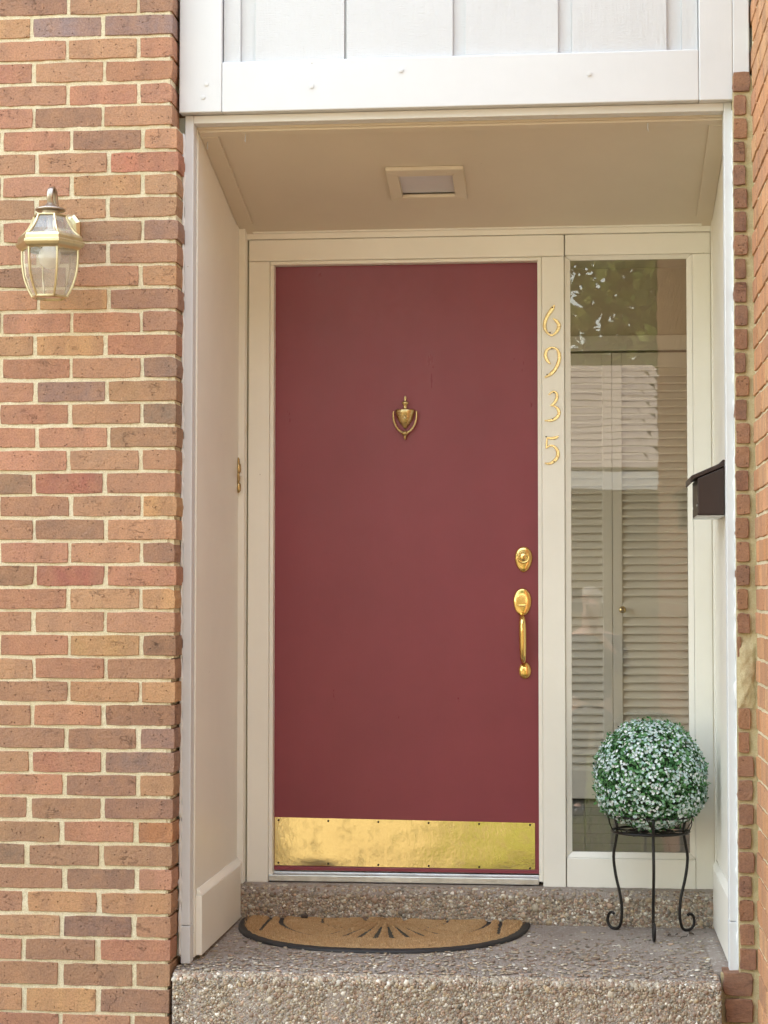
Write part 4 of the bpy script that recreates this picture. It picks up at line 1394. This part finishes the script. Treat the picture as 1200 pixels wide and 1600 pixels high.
bpz = 2.150
out = [(0.030, -0.062), (0.047, -0.030), (0.047, 0.030), (0.030, 0.052), (-0.030, 0.052), (-0.047, 0.030), (-0.047, -0.030), (-0.030, -0.062)]
pl = MB()
pl.rings([[(x_, -0.001, bpz - LZ + z_) for x_, z_ in out], [(x_, -0.012, bpz - LZ + z_) for x_, z_ in out], [(x_ * .8, -0.020, bpz - LZ + z_ * .85) for x_, z_ in out], [(x_ * .6, -0.022, bpz - LZ + z_ * .68) for x_, z_ in out]])
pl.build('back_plate', M['brass_lamp'], lamp, 0.001)
arm = catmull([(0, LYc, 2.203 - LZ), (0, LYc - 0.006, 2.228 - LZ), (0, LYc + 0.002, 2.247 - LZ), (0, LYc + 0.022, 2.253 - LZ), (0, LYc + 0.042, 2.243 - LZ), (0, LYc + 0.052, 2.215 - LZ), (0, LYc + 0.064, 2.180 - LZ), (0, LYc + 0.10, 2.160 - LZ), (0, -0.018, 2.156 - LZ)], 5)
am = MB()
am.tube(arm, 0.0075, 8, flat=(1.25, 0.45))
am.build('scroll_arm', M['bronze_lamp'], lamp, smooth=True)
MB().lathe([(0.008, 2.206 - LZ), (0.012, 2.203 - LZ), (0.016, 2.198 - LZ), (0.042, 2.188 - LZ), (0.0435, 2.184 - LZ), (0.040, 2.182 - LZ), (0.027, 2.181 - LZ), (0.027, 2.168 - LZ), (0.030, 2.166 - LZ)], 28, (0, LYc, 0)).build('cap', M['bronze_lamp'], lamp, smooth=True)
# roof panes and bars
roofp = [(0.046, 2.167), (0.055, 2.146), (0.068, 2.125), (0.086, 2.108)]
bodyp = [(0.082, 2.068), (0.0815, 2.035), (0.076, 1.995), (0.064, 1.960), (0.050, 1.934)]


def strip(prof, j, inset, name, mat):
    m = MB()
    rings_ = []
    for R_, z_ in prof:
        h_ = hexr(R_ * inset, z_)
        rings_.append([h_[j], h_[(j + 1) % 6]])
    m.rings(rings_, closed_ring=False, cap0=False, cap1=False)
    return m.build(name, mat, lamp)


for j in range(6):
    strip(roofp, j, 0.975, 'roof_pane', M['lamp_glass'])
    strip(bodyp, j, 0.975, 'pane', M['lamp_glass'])
    MB().tube(catmull([hexr(R_, z_)[j] for R_, z_ in roofp], 3), 0.0038, 6).build('roof_bar', M['brass_lamp'], lamp)
    MB().tube(catmull([hexr(R_, z_)[j] for R_, z_ in bodyp], 3), 0.0036, 6).build('rib', M['brass_lamp'], lamp)
bd = MB()
bd.rings([hexr(R_, z_) for R_, z_ in ((0.080, 2.111), (0.092, 2.108), (0.0955, 2.101), (0.0955, 2.091), (0.101, 2.089), (0.101, 2.081), (0.095, 2.074), (0.088, 2.069), (0.080, 2.0675))], cap0=False, cap1=False)
bd.build('band', M['brass_lamp'], lamp, 0.001)
bt = MB(); bt.rings([hexr(0.050, 2.169), hexr(0.050, 2.1655), hexr(0.044, 2.1655)], cap0=True, cap1=True); bt.build('roof_top', M['brass_lamp'], lamp)
bb = MB(); bb.rings([hexr(0.053, 1.937), hexr(0.053, 1.932), hexr(0.045, 1.929), hexr(0.045, 1.934)], cap0=False, cap1=False, loop=True); bb.build('base_ring', M['brass_lamp'], lamp)
bg = MB(); bg.v = [tuple(p) for p in hexr(0.046, 1.933)]; bg.f = [tuple(range(6))]; bg.build('base_pane', M['lamp_glass'], lamp)
MB().lathe([(0.0005, 2.014 - LZ), (0.015, 2.018 - LZ), (0.028, 2.030 - LZ), (0.033, 2.048 - LZ), (0.030, 2.064 - LZ), (0.018, 2.082 - LZ), (0.0135, 2.092 - LZ), (0.0135, 2.10 - LZ)], 20, (0, LYc, 0)).build('bulb', M['bulb'], lamp, smooth=True)
MB().lathe([(0.018, 2.085 - LZ), (0.018, 2.125 - LZ), (0.008, 2.13 - LZ), (0.006, 2.166 - LZ)], 16, (0, LYc, 0)).build('socket', M['bulb'], lamp, smooth=True)

# ------------------------------------------------------------------ hall behind the sidelight
HX0, HX1, HY0, HY1, HZ0, HZ1 = -1.3, 2.25, 1.0, 3.52, 0.135, 2.60
bx('hall_floor', M['tile'], None, HX0, HX1, HY0, HY1 + 0.5, HZ0 - 0.08, HZ0 - 0.006, 0)['kind'] = 'structure'
hf = bpy.data.objects['hall_floor']
ti = 0
for ix in range(4, 11):
    for iy in range(8):
        x0 = HX0 + 0.01 + ix * 0.31; y0 = HY0 + 0.005 + iy * 0.31
        MB().box(x0, x0 + 0.304, y0, min(y0 + 0.304, HY1 - .01), HZ0 - 0.006, HZ0).build('floor_tile', M['tile'], hf, 0.0015)
bx('hall_ceiling', M['wall_in'], None, HX0 - .1, HX1 + .1, HY0, HY1 + 0.5, HZ1, HZ1 + 0.1, 0)['kind'] = 'structure'
hw = empty('hall_walls', (0, 0, 0)); hw['kind'] = 'structure'
for b_ in ((HX1, HX1 + 0.1, HY0, HY1 + .5, HZ0 - .1, HZ1), (HX0, 0.0, 0.93, 1.0, HZ0 - .1, HZ1), (1.66, HX1, 0.93, 1.0, HZ0 - .1, HZ1),
           (HX0 - .1, HX0, 0.93, 1.10, HZ0 - .1, HZ1), (HX0 - .1, HX0, 3.32, HY1 + .5, HZ0 - .1, HZ1), (HX0 - .1, HX0, 1.10, 3.32, HZ0 - .1, 0.45), (HX0 - .1, HX0, 1.10, 3.32, 2.5, HZ1),  # left wall keeps an added, unseen opening to let daylight onto the closet
           (HX0, HX1, HY1 + 0.06, HY1 + .16, HZ0 - .1, HZ1), (HX0, 0.70, HY1 - 0.08, HY1 + 0.06, HZ0, HZ1), (1.95, HX1, HY1 - 0.08, HY1 + 0.06, HZ0, HZ1), (0.70, 1.95, HY1 - 0.08, HY1 + 0.06, 2.285, HZ1)):
    bx('wall', M['wall_in'], hw, *b_, 0)
bx('closet_header', M['louver'], hw, 0.66, 1.99, HY1 - 0.10, HY1 - 0.0805, 2.215, 2.285, 0.003)
YC = 3.43


def bifold(x0, x1, label):
    e = empty('closet_door', ((x0 + x1) / 2, YC, HZ0 + 0.012))
    tag(e, label, 'closet door', 'louvered closet doors in the hall')
    w_ = (x1 - x0) / 2
    H_ = 2.205 - HZ0 - 0.012
    th_ = 0.028
    for s_ in (-1, 1):
        xa, xb = (-w_, -w_ + 0.043) if s_ < 0 else (w_ - 0.043, w_)
        MB().box(xa, xb, 0, th_, 0, H_).build('stile', M['louver'], e, 0.002)
    for za, zb in ((0, 0.128), (0.835, 0.90), (H_ - 0.07, H_)):
        MB().box(-w_ + 0.0435, w_ - 0.0435, 0.001, th_ - .001, za, zb).build('rail', M['louver'], e, 0.002)
    sm = MB()
    hw_ = w_ - 0.0438
    sm.hexa([(-hw_, 0.003, -0.0225), (hw_, 0.003, -0.0225), (hw_, 0.025, 0.0125), (-hw_, 0.025, 0.0125), (-hw_, 0.003, -0.0155), (hw_, 0.003, -0.0155), (hw_, 0.025, 0.0195), (-hw_, 0.025, 0.0195)])
    sme = sm.mesh('slat'); sme.materials.append(M['louver'])
    for za, zb in ((0.128, 0.835), (0.90, H_ - 0.07)):
        nn = int((zb - za) / 0.0355)
        for i in range(nn):
            o = bpy.data.objects.new('slat', sme); COL.objects.link(o); o.parent = e
            o.location = (0, 0, za + (i + 0.5) * (zb - za) / nn)
    return e


d1 = bifold(0.885, 1.3195, 'louvered cream closet door leaf seen through the sidelight, left leaf')
d2 = bifold(1.3225, 1.760, 'louvered cream closet door leaf with round knob seen through the sidelight')
MB().lathe([(0.006, 0.0), (0.006, 0.012), (0.015, 0.018), (0.017, 0.026), (0.012, 0.033), (0.0005, 0.035)], 16, (-0.176, 0, 0.868), 'y').build('knob', M['brass_knock'], d2, smooth=True)

# ------------------------------------------------------------------ across the yard (seen mirrored in the glass)
nbh = empty('neighbour_house', (0.0, -12.5, -0.44))
tag(nbh, 'low house with grey shingle roof, mirrored in the sidelight glass', 'house')
HO = -Vector(nbh.location)
EY, EZ, RYd, RZd = -11.2, 2.28, -12.75, 3.44
W(MB().box(-4.4, 1.975, -14.2, -11.45, -0.44, 2.2), HO).build('wall', M['path'], nbh)
W(MB().box(-4.6, 1.985, -11.225, -11.195, 2.09, 2.262), HO).build('fascia', M['fascia'], nbh)
rf = W(MB().hexa([(-4.6, EY, EZ - 0.02), (1.985, EY, EZ - 0.02), (1.985, -14.3, EZ - 0.02), (-4.6, -14.3, EZ - 0.02), (-4.6, RYd + .01, RZd - 0.005), (1.985, RYd + .01, RZd - 0.005), (1.985, RYd - .01, RZd - 0.005), (-4.6, RYd - .01, RZd - 0.005)]), HO).build('roof', M['bark'], nbh)
slope = Vector((0, RYd - EY, RZd - EZ)); SL = slope.length; sd = slope.normalized(); nd = Vector((0, sd.z, -sd.y)); nd = nd if nd.z > 0 else -nd
shm = []
for v_ in range(4):
    m = MB(); w_ = 0.226; l_ = 0.1175; sk_ = Vector((-0.055, 0, 0))
    p = [Vector((0, 0, 0)), Vector((w_, 0, 0)), Vector((w_, 0, 0)) + sk_ + sd * l_, sk_ + sd * l_]
    lift = [nd * 0.010, nd * 0.010, nd * 0.006, nd * 0.006]
    m.hexa([tuple(q_ + nd * -0.002) for q_ in p] + [tuple(q_ + k_ + nd * 0.002 * v_ * .5) for q_, k_ in zip(p, lift)])
    me = m.mesh('shingle')
    mt = M['shingle'] if v_ < 2 else None
    me.materials.append(M['shingle'])
    shm.append(me)
nc = int(SL / 0.125)
for c_ in range(nc + 1):
    o0 = (c_ * 0.137) % 0.23
    for j in range(20):
        x_ = 1.99 - 0.23 * (j + 1) - o0
        o = bpy.data.objects.new('shingle', random.choice(shm)); COL.objects.link(o); o.parent = rf
        o.location = Vector((x_, EY, EZ)) + sd * (c_ * 0.125) + nd * 0.016 + HO
    if o0 > 0.02:
        o = bpy.data.objects.new('shingle', random.choice(shm)); COL.objects.link(o); o.parent = rf
        o.scale = ((o0 - 0.004) / 0.226, 1, 1)
        o.location = Vector((1.99 - o0, EY, EZ)) + sd * (c_ * 0.125) + nd * 0.016 + HO


def tree(x_, y_, hgt, spread, seed, label, nleaf=5200):
    r = np.random.default_rng(seed); rr = random.Random(seed)
    e = empty('yard_tree', (x_, y_, -0.44))
    tag(e, label, 'tree', 'trees behind the neighbouring house')
    m = MB()
    trunk = [(0, 0, 0), (0.05, 0.02, hgt * .25), (-0.05, 0.06, hgt * .5), (0.03, 0, hgt * .8)]
    m.tube(catmull(trunk, 4), list(np.linspace(0.2, 0.05, 13)), 10)
    tips = []
    for i in range(16):
        z_ = hgt * rr.uniform(.16, .74); a_ = rr.uniform(0, 6.28); l_ = spread * rr.uniform(.6, 1.0)
        p1 = (l_ * .5 * math.cos(a_), l_ * .5 * math.sin(a_), z_ + .12 * hgt); p2 = (l_ * math.cos(a_), l_ * math.sin(a_), z_ + .2 * hgt)
        m.tube(catmull([(0, 0, z_), p1, p2], 3), list(np.linspace(.07, .015, 7)), 6)
        tips += [p1, p2, tuple((Vector(p1) + Vector(p2)) / 2)]
    m.build('trunk', M['bark'], e, smooth=True)
    tips = np.array(tips + [(0, 0, hgt * .9), (0, 0, hgt * .75)])
    n = nleaf
    c = tips[r.integers(0, len(tips), n)] + r.normal(0, spread * 0.17, (n, 3))
    c[:, 2] = np.maximum(c[:, 2], 0.25 * hgt * r.uniform(.6, 1, n))
    t_ = r.normal(size=(n, 3)); t_ /= np.linalg.norm(t_, axis=1)[:, None]
    b_ = np.cross(t_, r.normal(size=(n, 3))); b_ /= np.linalg.norm(b_, axis=1)[:, None]
    s_ = r.uniform(.12, .26, n)[:, None]
    V = np.stack([c, c + t_ * s_ * .5 + b_ * s_ * .3, c + t_ * s_, c + t_ * s_ * .5 - b_ * s_ * .3], 1)
    cols = np.array([lin(112, 132, 62)[:3], lin(74, 100, 48)[:3], lin(166, 174, 96)[:3]])[r.integers(0, 3, n)]
    tint_mesh('crown', V.reshape(-1, 3), np.arange(n * 4).reshape(n, 4), cols, M['leaf'], e)


tree(0.4, -16.6, 11.5, 4.0, 3, 'leafy tree behind the low roof, mirrored at the top left of the sidelight glass', 16000)
tree(5.2, -16.0, 12.0, 4.4, 4, 'tall tree behind the right end of the low roof, mirrored in the glass', 9000)
tree(-5.4, -16.5, 12.0, 4.4, 5, 'broad tree behind the left end of the neighbouring roof', 9000)
tree(10.5, -13.0, 11.0, 4.2, 6, 'spreading tree at the far right side of the yard', 8000)
tree(-11.5, -14.0, 11.0, 4.2, 8, 'spreading tree at the far left side of the yard', 8000)
tree(2.6, -20.5, 13.5, 4.6, 9, 'tallest tree standing behind the row of yard trees', 14000)


# ------------------------------------------------------------------ the photographer, mirrored in the glass
def skin_mesh(name, verts, edges, radii, mat, parent=None, root=0, sub=2):
    me = bpy.data.meshes.new(name)
    me.from_pydata([tuple(v) for v in verts], edges, [])
    o = bpy.data.objects.new(name, me); COL.objects.link(o)
    if parent is not None: o.parent = parent
    sk = o.modifiers.new('skin', 'SKIN'); sk.use_smooth_shade = True
    for i, r_ in enumerate(radii):
        sv = me.skin_vertices[0].data[i]
        sv.radius = r_ if hasattr(r_, '__len__') else (r_, r_)
        sv.use_root = (i == root)
    ss = o.modifiers.new('sub', 'SUBSURF'); ss.levels = sub; ss.render_levels = sub
    me.materials.append(mat)
    return o


per = empty('person', (1.25, -5.92, -0.44))
tag(per, 'person in dark clothes raising a phone, mirrored in the sidelight glass', 'person')
# local coordinates: +Y towards the door, z from the ground
S = [(0, 0, 0.80), (0, 0, 0.93), (0, 0.0, 1.08), (0, 0.0, 1.21), (0, 0.01, 1.29), (0, 0.03, 1.36), (0, 0.04, 1.44), (0, 0.035, 1.51)]
R_ = [(.10, .08), (.11, .085), (.15, .105), (.15, .10), (.055, .055), (.062, .07), (.075, .092), (.062, .075)]
E_ = [(i, i + 1) for i in range(7)]


def chain(start, pts, rad):
    p = start
    for v, r_ in zip(pts, rad):
        S.append(v); R_.append((r_, r_)); E_.append((p, len(S) - 1)); p = len(S) - 1
    return p


hand = {}
for sx in (-1, 1):
    chain(0, [(sx * .09, 0, .74), (sx * .10, 0.02, .43), (sx * .10, -0.01, .09), (sx * .11, .09, .03)], (.06, .042, .030, .022))
    hx = -0.087 + sx * 0.055
    hand[sx] = chain(3, [(sx * .17, 0.0, 1.20), (sx * .22, 0.10, 0.99), (hx + sx * .05, 0.27, 1.30), (hx + sx * .022, 0.365, 1.44), (hx + sx * .014, 0.385, 1.475)], (.055, .042, .030, .022, .026))
bod = skin_mesh('body', S, E_, R_, M['skin'], per)
# fingers wrapped round the phone
for sx in (-1, 1):
    b0 = Vector(S[hand[sx]])
    fv, fe, fr = [], [], []
    for k, (dz, ln) in enumerate(((0.030, .050), (0.012, .056), (-0.006, .052), (-0.022, .042))):
        i0 = len(fv)
        fv += [b0 + Vector((sx * .004, 0.0, dz * .6)), b0 + Vector((sx * .006, .022, dz)), b0 + Vector((-sx * .012, .034, dz + .004)), b0 + Vector((-sx * ln * .75, .036, dz + .006))]
        fr += [.010, .0095, .009, .0078]; fe += [(i0 + q_, i0 + q_ + 1) for q_ in range(3)]
    i0 = len(fv)
    fv += [b0 + Vector((0, -.004, -.006)), b0 + Vector((-sx * .012, -.006, .018)), b0 + Vector((-sx * .026, .002, .036))]
    fr += [.0115, .0105, .0085]; fe += [(i0, i0 + 1), (i0 + 1, i0 + 2)]
    me = bpy.data.meshes.new('fingers'); me.from_pydata([tuple(v) for v in fv], fe, [])
    o = bpy.data.objects.new('fingers', me); COL.objects.link(o); o.parent = per
    sk = o.modifiers.new('skin', 'SKIN'); sk.use_smooth_shade = True
    for i, r_ in enumerate(fr):
        me.skin_vertices[0].data[i].radius = (r_, r_)
        me.skin_vertices[0].data[i].use_root = (i % 4 == 0 and i <= 16)
    o.modifiers.new('sub', 'SUBSURF').render_levels = 1
    me.materials.append(M['skin'])
# shirt and trousers follow the body
sv, se, sr = [(0, 0, .76), (0, 0, .93), (0, 0, 1.08), (0, 0, 1.215), (0, .005, 1.262)], [(0, 1), (1, 2), (2, 3), (3, 4)], [(.165, .125), (.145, .115), (.165, .12), (.16, .112), (.07, .068)]
for sx in (-1, 1):
    k = len(sv)
    sv += [(sx * .172, 0, 1.20), (sx * .222, .10, .985), (-0.087 + sx * .108, .24, 1.27)]; sr += [(.066, .066), (.053, .053), (.040, .040)]; se += [(3, k), (k, k + 1), (k + 1, k + 2)]
skin_mesh('shirt', sv, se, sr, M['cloth'], per)
tv, te, tr_ = [(0, 0, .84), (0, 0, .78)], [(0, 1)], [(.160, .120), (.155, .118)]
for sx in (-1, 1):
    k = len(tv)
    tv += [(sx * .092, 0, .72), (sx * .10, .02, .43), (sx * .10, -.008, .06)]; tr_ += [(.096, .096), (.070, .070), (.056, .056)]; te += [(1, k), (k, k + 1), (k + 1, k + 2)]
skin_mesh('trousers', tv, te, tr_, M['phone'], per)
for sx in (-1, 1):
    skin_mesh('shoe', [(sx * .10, -.02, .085), (sx * .10, -.02, .045), (sx * .105, .05, .04), (sx * .11, .115, .034)], [(0, 1), (1, 2), (2, 3)], [(.058, .058), (.055, .05), (.05, .042), (.044, .034)], M['phone'], per)
hair = MB()
ringsh = []
for j in range(1, 10):
    ph = math.pi * 0.62 * j / 9
    ringsh.append([(0.092 * math.sin(ph) * math.cos(q_), 0.022 + 0.112 * math.sin(ph) * math.sin(q_) - (0.03 if math.sin(q_) > 0.3 and j > 4 else 0) * math.sin(q_) * (j - 4) / 2, 1.465 + 0.112 * math.cos(ph)) for q_ in (2 * math.pi * i / 20 for i in range(20))])
hair.rings(ringsh, cap1=False)
hair.build('hair', M['hair'], per, smooth=True)
for sx in (-1, 1):
    MB().lathe([(0.0005, -.008), (.008, -.004), (.010, 0), (.008, .004), (.0005, .008)], 10, (sx * .028, .125, 1.445), 'z').build('eye', M['phone'], per, smooth=True)
nz_ = MB().hexa([(-.012, .122, 1.405), (.012, .122, 1.405), (.008, .120, 1.405), (-.008, .120, 1.405), (-.005, .120, 1.445), (.005, .120, 1.445), (.004, .118, 1.445), (-.004, .118, 1.445)])
nz_.v[0] = (-.010, .146, 1.407); nz_.v[1] = (.010, .146, 1.407)
nz_.build('nose', M['skin'], per, 0.003)
MB().tube([(-.02, .120, 1.382), (0, .127, 1.380), (.02, .120, 1.382)], 0.004, 6).build('mouth', M['door'], per, smooth=True)
ph_ = MB().box(-0.037, 0.037, -0.0045, 0.0035, -0.125, 0.03).build('phone', M['phone'], None, 0.004, seg=3)
ph_.location = (1.163, -5.506, 1.086)
tag(ph_, 'dark phone held up in front of the face, mirrored in the glass', 'phone')
